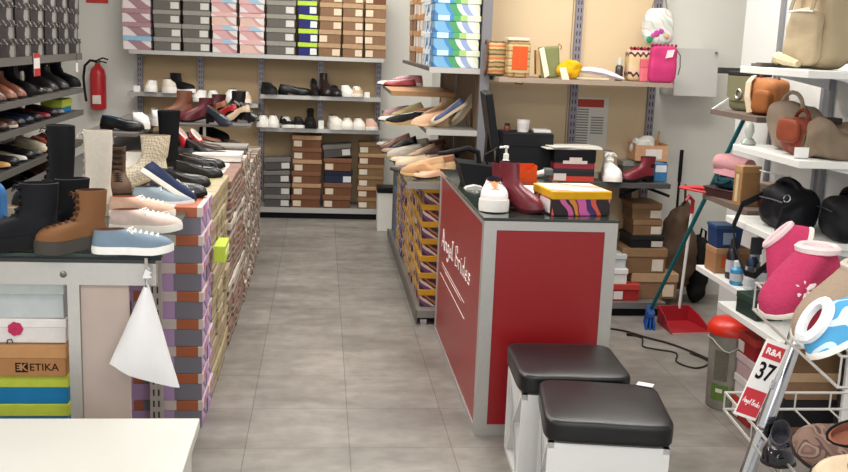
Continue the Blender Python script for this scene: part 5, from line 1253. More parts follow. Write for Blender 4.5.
# boxes under the desk
GU = 'shoe boxes stacked under the desk shelf'
Yd = 6.22
def ub(px0, px1, z, h, k, lab, dep=.24, Y=Yd, st=None, rz=0, tilt=(0, 0)):
    x0_, x1_ = xat(px0, Y, z+h/2), xat(px1, Y, z+h/2)
    shoebox(x1_-x0_, dep, h, k, lab, ((x0_+x1_)/2, Y+dep/2, z), rz, GU, 'y', st, tilt)
ub(613, 640, .096, .11, 'red', 'red and white shoe box at bottom left under the desk shelf', .2, 6.14, 'left')
ub(612, 628, .207, .10, 'white', 'white shoe box on the red box under the desk shelf', .2, 6.14)
ub(611, 627, .308, .09, 'whitegray', 'pale grey shoe box topmost of left pile under desk shelf', .2, 6.16)
ub(631, 678, .096, .17, 'kraft', 'large kraft box at bottom of main pile under desk shelf', .3, 6.20)
ub(622, 667, .267, .165, 'tan', 'large tan box second from bottom of pile under desk shelf', .3, 6.20)
ub(630, 664, .433, .08, 'black', 'flat black shoe box in middle of pile under desk shelf', .26, 6.22)
ub(633, 662, .514, .105, 'tan', 'tan shoe box with white label upon the flat black box', .24, 6.23)
ub(632, 662, .620, .105, 'tan', 'tan shoe box topmost of pile under desk shelf', .24, 6.23)
# brown coat bag, poles
t = thing('brown_bag', 'limp brown fabric bag hanging against the white wall', 'bag', (at(672, 250, 6.5).x, 6.42, .10))
link('bag_body', soft_mesh(.30, .16, .60, mat('#5e4c3e', .8, 0, .2, 12, .3, 60), 2.6, 14, .05, 7, 15, lambda c: Vector((c.x*(1.25-1.3*c.z)+.06*(c.z-.3), c.y, c.z))), t)
one('strap', t, lambda b: b.tube([(-.01, -.02, .55), (.02, -.03, .62), (.045, .05, .72)], .008, mat('#2a2320', .7), 6), True)
t = thing('black_bag', 'dark folded bag at foot of the white wall by dustpan pole', 'bag', (at(702, 245, 6.45).x, 6.5, .0))
link('bag_body', soft_mesh(.13, .2, .48, mat('#1f1d1e', .7, 0, .2, 12), 2.6, 12, .04, 8, 17), t)
one('strap', t, lambda b: b.tube([(0, 0, .45), (.01, 0, .52), (.04, 0, .5), (.04, 0, .42)], .008, mat('#151515', .7), 6), True)
p = at(682, 150, 6.62)
t = thing('black_pole', 'black broom pole standing upright against the white wall', 'pole', (p.x, 6.62, 0))
one('pole_shaft', t, lambda b: b.tube([(-.0, 0, 0), (0, .0, p.z-.22)], .009, BLACK(), 8))
one('pole_grip', t, lambda b: b.tube([(0, .0, p.z-.22), (0, .0, p.z)], .014, BLACK(), 8))
# dustpan and broom
a = atz(682, 328, 0)
t = thing('dustpan', 'red dustpan with tall white pole on the floor by shelves', 'dustpan', (a.x, a.y, 0), R(6))
RD = mat('#a3222c', .4, 0, .06)
def pan(b):
    b.prism([(-.13, -.13), (.13, -.13), (.10, .14), (-.10, .14)], .002, .010, 'z', RD)
    b.prism([(-.10, .134), (.10, .134), (.10, .146), (-.10, .146)], .002, .11, 'z', RD)
    for s in (-1, 1):
        v = [(s*.13, -.13, .002), (s*.10, .14, .002), (s*.10, .14, .11), (s*.115, .02, .08), (s*.128, -.11, .02)]
        o_ = [(x+s*.006, y, z) for x, y, z in v]; n = 5
        b.add(v+o_, [tuple(range(5)), tuple(range(5, 10))]+[(i, (i+1) % n, n+(i+1) % n, n+i) for i in range(n)], RD)
one('tray', t, pan)
one('tray_lip', t, lambda b: b.box(-.128, .128, -.136, -.128, 0, .008, mat('#d9a0a0', .4)))
pt = at(697, 212, a.y+.14)
one('pole', t, lambda b: b.tube([(.04, .14, .09), (.07, .145, pt.z)], .010, mat('#d9d7d2', .4), 8))
one('grip', t, lambda b: b.tube([(.07, .145, pt.z-.01), (.072, .145, pt.z+.07), (.04, .14, pt.z+.1), (.02, .14, pt.z+.07)], .013, RD, 8), True)
b0 = atz(649, 326, 0); tp = at(744, 119, 5.03)
t = thing('broom', 'blue broom with long teal handle leaning against the right shelves', 'broom', (b0.x, b0.y, 0))
dv = tp-Vector((b0.x, b0.y, .10))
one('handle', t, lambda b: b.tube([(0, 0, .10), dv+Vector((0, 0, .10))], .012, mat('#1f6468', .45, 0, .05), 8))
one('broom_head', t, lambda b: b.rbox(-.10, .10, -.025, .025, .075, .115, mat('#234d8c', .4), .01, Matrix.Rotation(R(75), 4, 'Z')))
def bristle(b):
    m_ = mat('#2558a8', .7, 0, .15, 60); Mz = Matrix.Rotation(R(75), 4, 'Z')
    for i in range(12):
        for j in range(3):
            x_, y_ = -.088+i*.016, -.016+j*.016
            b.tube([Mz @ Vector((x_, y_, .078)), Mz @ Vector((x_*1.12, y_*1.6, .002))], .007, m_, 5)
one('bristles', t, bristle)
# cables
def cable(label, pts, r=.005, c='#26221f'):
    t = thing('floor_cable', label, 'cable', (0, 0, 0))
    P = [atz(x_, y_, r+.001) for x_, y_ in pts]; o = P[0].copy(); t.location = (o.x, o.y, 0)
    Q = []
    for i in range(len(P)-1):
        for k in range(6):
            u = k/6; p0, p1, p2, p3 = P[max(0, i-1)], P[i], P[i+1], P[min(len(P)-1, i+2)]
            Q.append(.5*((2*p1)+(p2-p0)*u+(2*p0-5*p1+4*p2-p3)*u*u+(3*p1-p0-3*p2+p3)*u**3)-Vector((o.x, o.y, 0)))
    Q.append(P[-1]-Vector((o.x, o.y, 0)))
    one('cord', t, lambda b: b.tube(Q, r, mat(c, .5), 6), True)
    one('plug', t, lambda b: b.rbox(-.02, .02, -.012, .012, 0, .02, mat(c, .5), .004))
cable('dark floor cable running straight from counter to the bucket', [(606, 328), (625, 331), (645, 337), (668, 343), (690, 351), (708, 359)], .006, '#2c2420')
cable('thin floor cable with angular loops below the straight cable', [(630, 335), (642, 338), (643, 346), (655, 349), (676, 353), (677, 362), (696, 368), (709, 362), (690, 353)], .0045, '#2a2622')

# ------------------------------------------------------------ white shelves on the right wall
RS = mat('#e3e3df', .4, 0, .015)
t = thing('wall_shelving', 'white shelving unit with four boards on the right wall', 'shelving', (2.09, 4.08, 0))
RX = 1.875
for z in (1.648, 1.297, .967, .556): one('shelf', t, lambda b: b.rbox(RX-2.09, .225, -.33, .32, z-.03, z, RS, .002, seg=1))
for y in (-.31, .30): one('wall_upright', t, lambda b: b.box(.205, .225, y-.015, y+.015, 0, 2.3, mat('#8f9298', .4, .5)))
one('lower_divider', t, lambda b: b.box(.09, .2, -.33, -.312, .0, .524, RS))
for z in (1.648, 1.297, .967): 
    for y in (-.31, .30): one('bracket', t, lambda b: b.prism([(.2, z-.03), (.2, z-.09), (-.1, z-.03)], y-.004, y+.004, 'y', mat('#c9cacb', .4)))
t = thing('wall_shelving', 'brown shelving unit deeper along the right wall near the broom', 'shelving', (2.1, 4.72, 0))
BS = mat('#6f6259', .5, 0, .08)
for z in (1.42, .985, .60): one('shelf', t, lambda b: b.box(1.985-2.1, .215, -.30, .26, z-.026, z, BS if z != .60 else RS))
for y in (-.27, .24): one('wall_upright', t, lambda b: b.box(.2, .217, y-.015, y+.015, 0, 2.2, mat('#8f9298', .4, .5)))
one('end_guard', t, lambda b: b.prism([(-.11, 1.42), (-.10, 1.42), (.215, 1.62), (.205, 1.64)], .25, .26, 'y', RS))
one('back_rail', t, lambda b: b.box(-.1, .2, .235, .25, 1.60, 1.63, mat('#3a3638', .5)))
GBG = 'bags on the right wall shelves'
# backpack
t = thing('backpack', 'beige backpack standing on the top white shelf', 'backpack', (2.075, 4.08, 1.649), R(-78), GBG)
CB = mat('#a8977b', .75, 0, .08, 14, .3, 60)
link('backpack_body', soft_mesh(.27, .17, .40, CB, 3.6, 16, .016, 8, 31, lambda c: Vector((c.x*(1.06-.35*c.z), c.y*(1.1-.7*c.z), c.z))), t)
link('front_pocket', soft_mesh(.21, .06, .23, mat('#ad9c80', .75, 0, .08, 14, .3, 60), 4, 12, .012, 9, 32, lambda c: c+Vector((0, -.085, .012))), t)
one('zip', t, lambda b: b.tube([(-.075, -.112, .232), (0, -.118, .236), (.075, -.112, .232)], .004, mat('#cfc7b4', .4), 6))
for s in (-1, 1): one('buckle_strap', t, lambda b: b.ribbon([(.06*s, -.075, .37), (.065*s, -.098, .30), (.068*s, -.112, .24)], (1, 0, 0), .022, .004, mat('#8f8068', .7)))
one('side_strap', t, lambda b: b.tube([(-.12, .06, .33), (-.17, .03, .25), (-.165, .0, .17), (-.14, .02, .13)], .008, mat('#5c5348', .7), 6), True)
one('shoulder_strap', t, lambda b: b.ribbon([(.08, .08, .36), (.11, .13, .26), (.12, .13, .1), (.1, .06, .03)], (0, 1, .2), .04, .01, mat('#75695a', .7)))
one('base_fold', t, lambda b: b.tube([(-.22, -.05, .02), (-.17, -.07, .045), (-.08, -.11, .035), (.03, -.12, .02)], [.015, .024, .024, .014], mat('#c2b394', .75), 8), True)
t = thing('dark_folder', 'flat dark folder lying on top white shelf left of the backpack', 'folder', (2.03, 4.32, 1.649))
one('folder_body', t, lambda b: b.rbox(-.12, .12, -.06, .05, 0, .014, mat('#55504c', .6), .003))
one('folder_flap', t, lambda b: b.rbox(-.12, .12, -.06, .0, .0142, .018, mat('#625c57', .6), .001))
# far bay, upper shelf
t = thing('flap_bag', 'khaki flap bag with metal lock beside the wall end of brown shelf', 'handbag', (2.12, 4.85, 1.421), R(-75), GBG)
link('bag_body', soft_mesh(.20, .09, .17, mat('#6e6b50', .5, 0, .08), 6, 10, .004, 8, 41), t)
one('flap', t, lambda b: b.prism([(-.1, .172), (.1, .172), (.095, .07), (.06, .05), (-.06, .05), (-.095, .07)], -.054, -.046, 'y', mat('#757257', .5, 0, .06)))
one('lock', t, lambda b: b.tube([(.022*math.cos(a_), -.058, .085+.022*math.sin(a_)) for a_ in [2*PI*k/14 for k in range(14)]], .006, mat('#a9a6a0', .3, .8), 6, closed=True))
one('dark_band', t, lambda b: b.rbox(-.11, .11, -.05, .05, .172, .195, mat('#2c2728', .6), .006))
t = thing('tote_bag', 'tan leather bag with pale strap on the brown shelf', 'handbag', (2.11, 4.60, 1.421), R(-70), GBG)
link('bag_body', soft_mesh(.21, .13, .175, mat('#a3693f', .5, 0, .1, 20), 4, 12, .012, 9, 42), t)
one('pale_strap', t, lambda b: b.ribbon([(-.05, -.05, .18), (-.055, -.075, .15), (-.045, -.085, .08), (-.02, -.085, .01)], (1, 0, .2), .035, .006, mat('#cbb69c', .6)))
link('side_pocket', soft_mesh(.11, .05, .11, mat('#8f5730', .5), 4, 8, .006, 9, 43, lambda c: c+Vector((.04, -.07, .01))), t)
one('top_handle', t, lambda b: b.tube(arc(-.06, .06, .165, .05), .007, mat('#7d4a2a', .5), 7), True)
# near bay second board
t = thing('slouch_bag', 'taupe slouchy handbag behind the rust bag on white shelf', 'handbag', (2.045, 4.16, 1.298), R(-80), GBG)
link('bag_body', soft_mesh(.27, .17, .21, mat('#8d7d6d', .75, 0, .1, 14, .2), 3, 14, .03, 7, 44, lambda c: Vector((c.x*(1.1-1.0*c.z), c.y, c.z))), t)
one('carry_handle', t, lambda b: b.tube(arc(-.07, .08, .18, .07, -.03), .009, mat('#978675', .7), 7), True)
t = thing('rust_handbag', 'rust brown leather handbag at front of the white shelf', 'handbag', (1.985, 3.98, 1.298), R(-84), GBG)
link('bag_body', soft_mesh(.19, .12, .155, mat('#7b3a2a', .45, 0, .12, 16), 3.2, 14, .014, 9, 45), t)
link('front_flap', soft_mesh(.15, .03, .10, mat('#8a4430', .45), 4, 8, .006, 9, 46, lambda c: c+Vector((0, -.06, .05))), t)
one('carry_handle', t, lambda b: b.tube(arc(-.05, .05, .14, .045), .008, mat('#6c3022', .5), 7), True)
t = thing('crumpled_bag', 'crumpled taupe bag with dark buckle near the camera end of shelf', 'handbag', (2.08, 3.86, 1.298), R(-88), GBG)
link('bag_body', soft_mesh(.15, .26, .15, mat('#80705f', .75, 0, .1, 14, .2), 2.6, 16, .05, 8, 47), t)
one('buckle', t, lambda b: b.rbox(-.03, .03, -.08, .0, .14, .165, mat('#28231f', .5), .006))
one('buckle_strap', t, lambda b: b.ribbon([(-.04, -.13, .02), (-.04, -.12, .09), (-.035, -.07, .145)], (1, 0, 0), .025, .006, mat('#6c5c4c', .7)))
t = thing('price_card', 'white price card leaning before the rust brown handbag', 'card', (1.895, 3.83, 1.2975))
one('card_face', t, lambda b: b.box(-.004, .056, -.0015, .0015, 0, .045, mat('#ecebe8', .6, 0, 0)))
one('card_foot', t, lambda b: b.box(-.004, .056, -.0015, .025, 0, .0015, mat('#ecebe8', .6, 0, 0)))
t = thing('glass_ornament', 'small clear glass ornament behind the taupe bag', 'ornament', (1.93, 4.36, 1.298))
one('ornament_base', t, lambda b: b.lathe([(.03, 0), (.034, .01), (.02, .03)], mat('#9aa09a', .15), 12), True)
one('ornament_top', t, lambda b: b.lathe([(.012, .03), (.022, .06), (.018, .09), (.01, .1)], mat('#b4bab4', .15), 12), True)
# near bay third board: black bags
BL = mat('#16171b', .5, 0, .15, 20, .2)
def blackbag(loc, rz, label, w_, d_, h_, strap=True):
    t = thing('black_handbag', label, 'handbag', loc, rz, 'black handbags on the third white shelf')
    link('bag_body', soft_mesh(w_, d_, h_, BL, 3.6, 14, .014, 8, int(w_*100), lambda c: Vector((c.x*(1.1-.7*c.z), c.y, c.z))), t)
    one('top_band', t, lambda b: b.tube(arc(-w_*.36, w_*.36, h_*.84, h_*.28, -.01), .016, mat('#101013', .6), 8), True)
    one('front_zip', t, lambda b: b.tube([(-w_*.35, -d_*.5, h_*.68), (0, -d_*.52, h_*.7), (w_*.35, -d_*.5, h_*.68)], .003, mat('#44464c', .3, .5), 5))
    return t
bg = blackbag((2.015, 4.08, .968), R(-82), 'black handbag whose strap hangs below the third white shelf', .25, .18, .185)
one('hanging_strap', bg, lambda b: b.ribbon([(.13, .0, .15), (.155, -.13, .10), (.16, -.165, -.02), (.13, -.16, -.13), (.04, -.155, -.20), (-.04, -.155, -.205), (-.12, -.16, -.12), (-.15, -.165, -.02), (-.15, -.13, .08), (-.12, 0, .15)], (0, -.35, 1), .028, .006, mat('#1b1b1e', .5)))
one('strap_ring', bg, lambda b: b.tube([(.13+.0, -.1+.015*math.cos(a_), .15+.015*math.sin(a_)) for a_ in [2*PI*k/12 for k in range(12)]], .003, CHROME(), 5, closed=True))
blackbag((2.16, 3.83, .968), R(-95), 'black handbag at camera end of the third white shelf', .21, .22, .185)
# far bay middle shelf clutter
mz = .986
GC = 'small goods on the brown shelf'
t = thing('rolled_towel', 'dusty pink roll of fabric on the brown shelf', 'fabric', (2.085, 4.80, mz+.115), R(-70), GC)
one('roll', t, lambda b: b.tube([(-.14, 0, .05), (-.07, 0, .054), (0, 0, .05), (.08, 0, .048)], [.044, .05, .047, .043], mat('#c08f93', .9, 0, .1, 30, .4, 90), 12), True)
one('loose_edge', t, lambda b: b.ribbon([(-.13, -.03, .02), (-.05, -.045, .02), (.06, -.04, .015)], (0, .5, 1), .05, .006, mat('#b98489', .9)))
t = thing('teal_bag', 'dark teal bag under the dusty pink roll', 'bag', (2.09, 4.81, mz+.045), R(-70), GC)
link('bag_body', soft_mesh(.26, .14, .068, mat('#173c44', .6), 3.4, 10, .01, 12, 51), t)
one('carry_handle', t, lambda b: b.tube([(-.07, -.07, .05), (-.05, -.09, .03), (-.0, -.09, .03), (.03, -.07, .05)], .008, mat('#12303a', .6), 6), True)
t = thing('brown_tray', 'dark brown tray beneath the dark teal bag', 'tray', (2.09, 4.81, mz), R(-70), GC)
one('tray_body', t, lambda b: b.prism([(-.12, 0), (.12, 0), (.15, .044), (-.15, .044)], -.08, .08, 'y', mat('#3b2624', .5)))
one('tray_rim', t, lambda b: b.tube([(-.15, -.08, .042), (.15, -.08, .042), (.15, .08, .042), (-.15, .08, .042)], .004, mat('#4a302c', .5), 5, closed=True))
t = thing('kraft_carton', 'kraft carton standing upright on the brown shelf edge', 'carton', (2.04, 4.58, mz), R(8), GC)
one('carton_body', t, lambda b: b.rbox(-.05, .05, -.035, .035, 0, .19, mat('#a07a52', .65), .003, seg=1))
one('carton_flap', t, lambda b: b.rbox(-.051, .051, -.0365, .0365, .16, .192, mat('#b08a60', .65), .002, seg=1))
one('tape', t, lambda b: b.box(-.0525, -.0505, -.012, .012, .02, .15, mat('#c9b591', .4)))
t = thing('orange_box', 'orange carton lying behind the upright kraft carton', 'box', (2.19, 4.62, mz), 0, GC)
one('box_body', t, lambda b: b.rbox(-.09, .09, -.05, .06, 0, .10, style('orange')[0], .003))
one('box_lid', t, lambda b: b.rbox(-.092, .092, -.052, .062, .07, .105, mat('#d9c3b0', .5), .003))
t = thing('dark_box', 'dark grey carton right of the orange carton, behind black handbag', 'box', (2.19, 4.47, mz), 0, GC)
one('box_body', t, lambda b: b.rbox(-.10, .08, -.04, .04, 0, .09, mat('#2e3338', .5), .003))
one('box_lid', t, lambda b: b.rbox(-.102, .082, -.042, .042, .065, .094, mat('#384047', .5), .003))
t = thing('card_holder', 'white cards clipped on the goods above the black handbag', 'card', (2.16, 4.47, mz+.0945), 0, GC)
one('card', t, lambda b: b.box(-.05, .03, -.03, -.028, .0, .07, WHITE()))
one('card', t, lambda b: b.prism([(-.10, .085), (.02, .06), (.02, .065), (-.1, .09)], -.04, .03, 'y', WHITE()))
t = thing('coat_hanger', 'red plastic hanger lying on the brown shelf edge', 'hanger', (2.0, 4.95, mz+.008), R(-65), GC)
RH = mat('#b8232c', .4)
one('hanger_arms', t, lambda b: b.tube([(-.17, -.03, 0), (-.08, .0, .012), (0, .02, .014), (.08, .0, .012), (.16, -.03, .0)], [.009, .012, .014, .012, .009], RH, 8), True)
one('hanger_bar', t, lambda b: b.tube([(-.165, -.03, 0), (.155, -.03, 0)], .007, RH, 6))
one('hanger_hook', t, lambda b: b.tube([(0, .02, .012), (-.01, .06, .012), (-.04, .08, .01), (-.06, .06, .008)], .008, RH, 6), True)
# far bay lower shelf
lz = .601
GL = 'goods on the lower shelf by the broom'
t = thing('kraft_carton', 'kraft carton with orange print below the blue tub', 'carton', (2.085, 4.85, lz), 0, GL)
one('carton_body', t, lambda b: b.rbox(-.08, .10, -.07, .07, 0, .125, mat('#9c7350', .65), .003, seg=1))
one('carton_flap', t, lambda b: b.rbox(-.081, .101, -.071, .071, .10, .128, mat('#a98260', .65), .002, seg=1))
one('orange_print', t, lambda b: b.box(-.05, .03, -.0725, -.0705, .03, .09, mat('#b8532f', .5)))
t = thing('blue_tub', 'navy blue plastic tub on the kraft carton with orange print', 'tub', (2.07, 4.85, lz+.1285), 0, GL)
one('tub_body', t, lambda b: b.prism([(-.06, 0), (.06, 0), (.07, .1), (-.07, .1)], -.06, .06, 'y', mat('#1f3a66', .4)))
one('tub_lid', t, lambda b: b.rbox(-.075, .075, -.066, .066, .1, .118, mat('#2a4a78', .4), .004))
one('tub_label', t, lambda b: b.prism([(-.03, .02), (.03, .02), (.033, .08), (-.033, .08)], -.0625, -.0605, 'y', mat('#8d9cb0', .5)))
bots = [(2.02, 4.55, '#3f8fc0', '#cfd8de', .10, 'pale blue spray bottle'), (2.05, 4.68, '#1b1b1f', '#2a2a2e', .17, 'tall black bottle'), (2.11, 4.58, '#1d2b45', '#9aa8b8', .15, 'dark navy bottle'), (2.15, 4.66, '#d3d2ce', '#8a8a88', .12, 'white tube'),
        (2.12, 4.49, '#26262a', '#c9c8c4', .14, 'black can with white cap'), (2.2, 4.55, '#a98f6a', '#4a3a2a', .11, 'tan jar'), (2.05, 4.46, '#c9ccd0', '#3a3a40', .09, 'short silver tin')]
for i, (x_, y_, c1_, c2_, h_, d__) in enumerate(bots):
    t = thing('care_bottle', f'{d__} among the goods under the black handbag', 'bottle', (x_, y_, lz), 0, GL)
    one('bottle_body', t, lambda b: b.lathe([(.026, 0), (.03, .005), (.03, h_*.75), (.016, h_*.9)], mat(c1_, .35), 14), True)
    one('cap', t, lambda b: b.lathe([(.017, h_*.9), (.017, h_*1.15), (.011, h_*1.18)], mat(c2_, .4), 10), True)
    one('label_band', t, lambda b: b.lathe([(.0305, h_*.2), (.0308, h_*.21), (.0308, h_*.55), (.0305, h_*.56)], mat('#b9bcc0', .5), 14))
# hanging insole packs and laces under the third board
for i, (px, py, c1_, lab) in enumerate(((778, 247, '#cdbfa6', 'beige insole pack hanging under the third white shelf'), (768, 258, '#d9d6d0', 'white insole pack hanging behind black strap loop'), (788, 256, '#b9a98c', 'tan insole pack hanging right of the strap loop'), (757, 246, '#3a3a40', 'dark lace pack hanging at left of the strap loop'))):
    p = at(px, py, 4.15+.04*i)
    t = thing('insole_pack', lab, 'pack', (p.x, p.y, .935))
    hz = p.z-.935
    one('pack_card', t, lambda b: b.rbox(-.03, .03, -.005, .005, hz-.04, hz+.04, mat(c1_, .5, 0, .1), .003))
    one('hanging_tab', t, lambda b: b.box(-.006, .006, -.001, .001, hz+.035, .0015, mat('#d9d9d6', .4)))
t = thing('green_box', 'dark green box on the lowest white shelf', 'box', (1.955, 4.14, .557), R(5))
one('box_body', t, lambda b: b.rbox(-.06, .07, -.09, .09, 0, .09, mat('#26352f', .5), .003))
one('box_lid', t, lambda b: b.rbox(-.062, .072, -.092, .092, .066, .095, mat('#2f4038', .5), .003))
# boxes below the lowest board
GX = 'shoe boxes under the lowest white shelf'
xc = 2.10
stack(2.125, 4.04, .002, 4, ['brown', 'black', 'kraft', 'tan'], .24, .28, .122, ['brown shoe box', 'black shoe box', 'kraft shoe box', 'tan shoe box'], 'under the lowest white shelf', GX, R(0), 'none', .004)
for i, (k, d__) in enumerate((('red', 'red and white'), ('white', 'white'), ('pinkwhite', 'pale pink'), ('red', 'red'))):
    shoebox(.19, .12, .105, k, f'{d__} shoe box, {ORD[i+1]} from floor in pile beside the bucket', (2.045, 4.29, .002+i*.106), R(-90), GX, 'y', 'left')
# bucket
t = thing('bucket', 'clear plastic bucket with red lid and green print on the floor', 'bucket', (2.005, 4.50, 0))
one('bucket_body', t, lambda b: b.lathe([(.088, 0), (.094, .008), (.105, .37), (.109, .372), (.109, .385), (.102, .386)], mat('#8f8d82', .25, 0, .35, 14), 24), True)
one('lid', t, lambda b: b.lathe([(.117, .375), (.119, .39), (.114, .41), (.095, .435), (.06, .447), (.01, .45)], mat('#d3301f', .35, 0, .05), 28), True)
def pr(b):
    for (a0, a1, z0_, z1_, c_) in ((200, 250, .05, .13, '#5f7a3a'), (205, 245, .15, .30, '#6a675c'), (255, 285, .06, .12, '#7d8a4a'), (215, 235, .09, .11, '#d9d9cc')):
        v = []; N = 8
        for k in range(N+1):
            a_ = R(a0+(a1-a0)*k/N)
            for zz in (z0_, z1_):
                r_ = .0946+.0112*zz/.37+.0008+(.0004 if c_ == '#d9d9cc' else 0); v.append((r_*math.cos(a_), r_*math.sin(a_), zz))
        b.add(v, [(2*k, 2*k+2, 2*k+3, 2*k+1) for k in range(N)], mat(c_, .5, 0, .25, 60))
one('printed_label', t, pr)
one('carry_handle', t, lambda b: b.tube([(.11*math.cos(R(a_)), .11*math.sin(R(a_)), .36-.10*math.sin(R(a_-150)*1.0) if 0 else .35-.0012*max(0, 45-abs(a_-240))) for a_ in range(160, 330, 12)], .003, mat('#c9c9c4', .4), 5))

# ------------------------------------------------------------ wire basket stand in the near right corner
def uv(px, py, Y): return at(px, py, Y)
tpst = uv(806, 308, 2.42); bpst = uv(748, 472, 2.42); dsl = (bpst-tpst)/(tpst.z-bpst.z)
t = thing('basket_stand', 'chrome A-frame stand with two wire baskets in near right corner', 'stand', (tpst.x+.1, 2.4, 0))
O_ = Vector((tpst.x+.1, 2.4, 0))
foot = tpst+dsl*tpst.z; apex = tpst-dsl*.02
one('leg', t, lambda b: b.tube([foot-O_, apex-O_], .021, CHROME(), 14), True)
f2 = foot+Vector((.42, 0, 0))
one('leg', t, lambda b: b.tube([f2-O_, apex-O_+Vector((.42, 0, 0))], .021, CHROME(), 14), True)
one('cross_bar', t, lambda b: b.tube([foot.lerp(apex, .2)-O_, foot.lerp(apex, .2)-O_+Vector((.42, 0, 0))], .012, CHROME(), 8))
for ft in (foot, f2): one('rubber_foot', t, lambda b: b.lathe([(.026, 0), (.026, .03), (.02, .034)], BLACK(), 12, ft-O_))
def basket(nm, rim_z, bot_z, xa, xb, ya, yb_, slope, nx, ny):
    W_ = WIRE()
    def P(x, y, z): return Vector((x, y, z+slope*(y-ya)))-O_
    r_ = one(nm, t, lambda b: [b.tube([P(xa, ya, z), P(xb, ya, z), P(xb, yb_, z), P(xa, yb_, z)], .0042, W_, 6, closed=True) for z in (rim_z, bot_z)])
    for i in range(nx+1):
        x = xa+(xb-xa)*i/nx; one('wire', r_, lambda b: b.tube([P(x, ya, rim_z), P(x, ya, bot_z), P(x, yb_, bot_z), P(x, yb_, rim_z)], .0028, W_, 5))
    for i in range(1, ny):
        y = ya+(yb_-ya)*i/ny; one('wire', r_, lambda b: b.tube([P(xa, y, rim_z), P(xa, y, bot_z), P(xb, y, bot_z), P(xb, y, rim_z)], .0028, W_, 5))
    return r_
A_ = uv(747, 284, 2.58); B_ = uv(848, 354, 2.12)
basket('upper_basket', B_.z, B_.z-.075, (A_.x+B_.x)/2, A_.x+.42, 2.10, 2.58, (A_.z-B_.z)/(A_.y-B_.y), 3, 2)
A2 = uv(713, 398, 2.62); B2 = uv(800, 470, 2.22)
basket('lower_basket', B2.z, B2.z-.05, (A2.x+B2.x)/2, A2.x+.46, 2.06, 2.62, (A2.z-B2.z)/(A2.y-B2.y), 4, 3)
# the size sign
tl, tr, bl = uv(759, 335, 2.34), uv(781, 343, 2.34), uv(742, 417, 2.34)
xd = tr-tl; yd = tl-bl; sw = xd.length; sh_ = yd.length*.97
Ms = frame_M((tl+bl)/2+xd/2, xd, yd)
t = bpy.data.objects.new('size_sign', None); COL.objects.link(t); t.matrix_world = Ms
tag(t, 'white and red sign reading 37 fixed on the chrome stand leg', 'sign')
one('sign_board', t, lambda b: b.rbox(-sw/2, sw/2, -sh_/2, sh_/2, -.004, 0, mat('#e9e6e4', .4, 0, 0), .001, seg=1))
sr = mat('#c2303c', .4, 0, .03)
def sgn(b):
    b.box(-sw*.42, sw*.42, sh_*.27, sh_*.45, .0, .0008, sr)
one('red_block', t, sgn)
one('red_block', t, lambda b: b.box(-sw*.46, sw*.46, -sh_*.46, -sh_*.13, .0, .0008, sr))
one('number', t, lambda b: text_mesh(b, '37', sw*.74, Matrix.Translation((0, sh_*.10, .0008)) @ Matrix.Scale(1.35, 4, (0, 1, 0)), mat('#17171a', .5, 0, 0), .0004, 0, .001))
def sgt(b):
    wm = mat('#f3eeee', .5, 0, 0)
    text_mesh(b, 'R&A', sw*.36, Matrix.Translation((0, sh_*.36, .0012)), wm, .0003, 0, .0006)
    s2 = sw*.8/sum(ADV[c] for c in 'Angel Brides')
    M_ = Matrix.Translation((-sw*.4, -sh_*.31, .0014)) @ Matrix.Rotation(R(-6), 4, 'Z') @ Matrix.Scale(1.6, 4, (0, 1, 0)); script(b, 'Angel Brides', M_, s2, .0009, wm)
one('white_lettering', t, sgt)
one('clip', t, lambda b: b.rbox(sw*.42, sw*.62, -.012, .012, -.012, .006, CHROME(), .002))
# slippers
def posed(kind, label, tip, back, up, **kw):
    toe, heel = tip, back
    xd = (tip-back).normalized(); z = Vector(up); z = (z-xd*z.dot(xd)).normalized(); y = z.cross(xd)
    M_ = Matrix(((xd.x, y.x, z.x), (xd.y, y.y, z.y), (xd.z, y.z, z.z))).to_euler()
    c = (tip+back)/2
    return shoe(kind, label, c, 0, None, kw.pop('group', 'slippers in the upper wire basket'), M_, **kw)
pk = posed('slipper', 'pink slipper with white snowflake in the upper wire basket', uv(757, 326, 2.36), uv(846, 262, 2.46), (-.5, -.22, .84), cu='#b93c62', cuff=('#e9d5d6', .012), L=.27, W=.118)
def snow(b):
    c = Vector((.04, .057, .05)); n_ = Vector((.12, .85, .5)).normalized(); u_ = Vector((1, -.12, 0)).normalized(); v_ = n_.cross(u_)
    for k in range(6):
        a_ = k*PI/3; d_ = u_*math.cos(a_)+v_*math.sin(a_)
        b.tube([c+d_*.006+n_*.001, c+d_*.022, c+d_*.038-n_*.005], [.004, .008, .003], mat('#ecdfe0', .9), 6)
one('snowflake_patch', pk, snow, True)
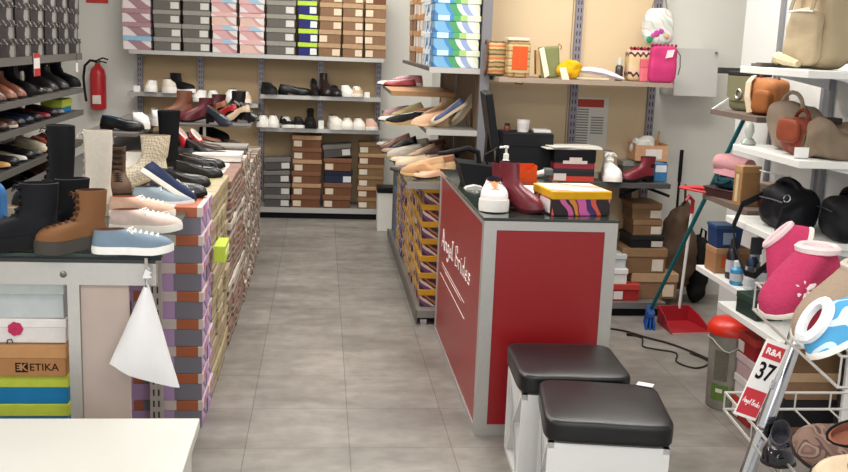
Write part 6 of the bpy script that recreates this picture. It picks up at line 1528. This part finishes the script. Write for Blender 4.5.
posed('slipper', 'second pink slipper standing behind the snowflake slipper', uv(788, 312, 2.66), uv(816, 222, 2.68), (-.9, .25, .3), cu='#c9426b', cuff=('#e6c9cd', .009), L=.23, W=.08)
posed('slipper', 'beige felt slipper in the middle of the upper wire basket', uv(780, 364, 2.16), uv(908, 272, 2.30), (-.5, -.25, .83), cu='#a5917f', ci='#c9bcae', cuff=('#cfc4b6', .009), L=.31, W=.145, toe=.065)
posed('slipper', 'sky blue slipper with fluffy white cuff in the upper basket', uv(912, 306, 2.06), uv(800, 366, 1.98), (-.6, .1, .78), collar=(.02, .32, .07, .58), pattern=bands('bluefleece', (5, 5, 5), .2, [(0, '#4f9ccb'), (.45, '#d6e4ec'), (.62, '#4f9ccb'), (.9, '#c9dde8')], wob=1.2, wscale=13, rough=.95), ci='#a83648', cuff=('#e9eef2', .013), L=.26, W=.115)
# shoes in the lower basket
zl = .0
def leo():
    return bands('leopard', (9, 9, 9), .1, [(0, '#7a5f52'), (.35, '#4c3a36'), (.5, '#8d7265'), (.75, '#6a5148')], wob=1.6, wscale=38, rough=.8)
posed('flat', 'leopard ballet flat with black trim in the lower wire basket', uv(772, 458, 1.98), uv(896, 440, 2.10), (-.05, -.55, .85), group='shoes in the lower wire basket', pattern=leo(), ci='#9a6450', cuff=('#17151a', .004), L=.27, W=.115, pointy=0, toe=.04)
posed('flat', 'black patent shoe at left of the leopard ballet flat', uv(774, 476, 2.18), uv(782, 438, 2.46), (-.2, -.3, .95), group='shoes in the lower wire basket', cu='#14161e', ci='#4a4a54', ru=.08, L=.25, toe=.04)
posed('flat', 'cream ballet flat lowest at right in the lower wire basket', uv(792, 490, 1.80), uv(915, 462, 1.90), (-.05, -.6, .8), group='shoes in the lower wire basket', cu='#cfb99c', ci='#8a5444', L=.25, toe=.035, pointy=0)
ls = {}
for o in ALLT: ls.setdefault(o['label'], []).append(o.name)
for k, v in ls.items():
    if len(v) > 1: print('DUPLICATE LABEL', len(v), k)
print('THINGS', len(ALLT), 'OBJECTS', len(SC.objects))
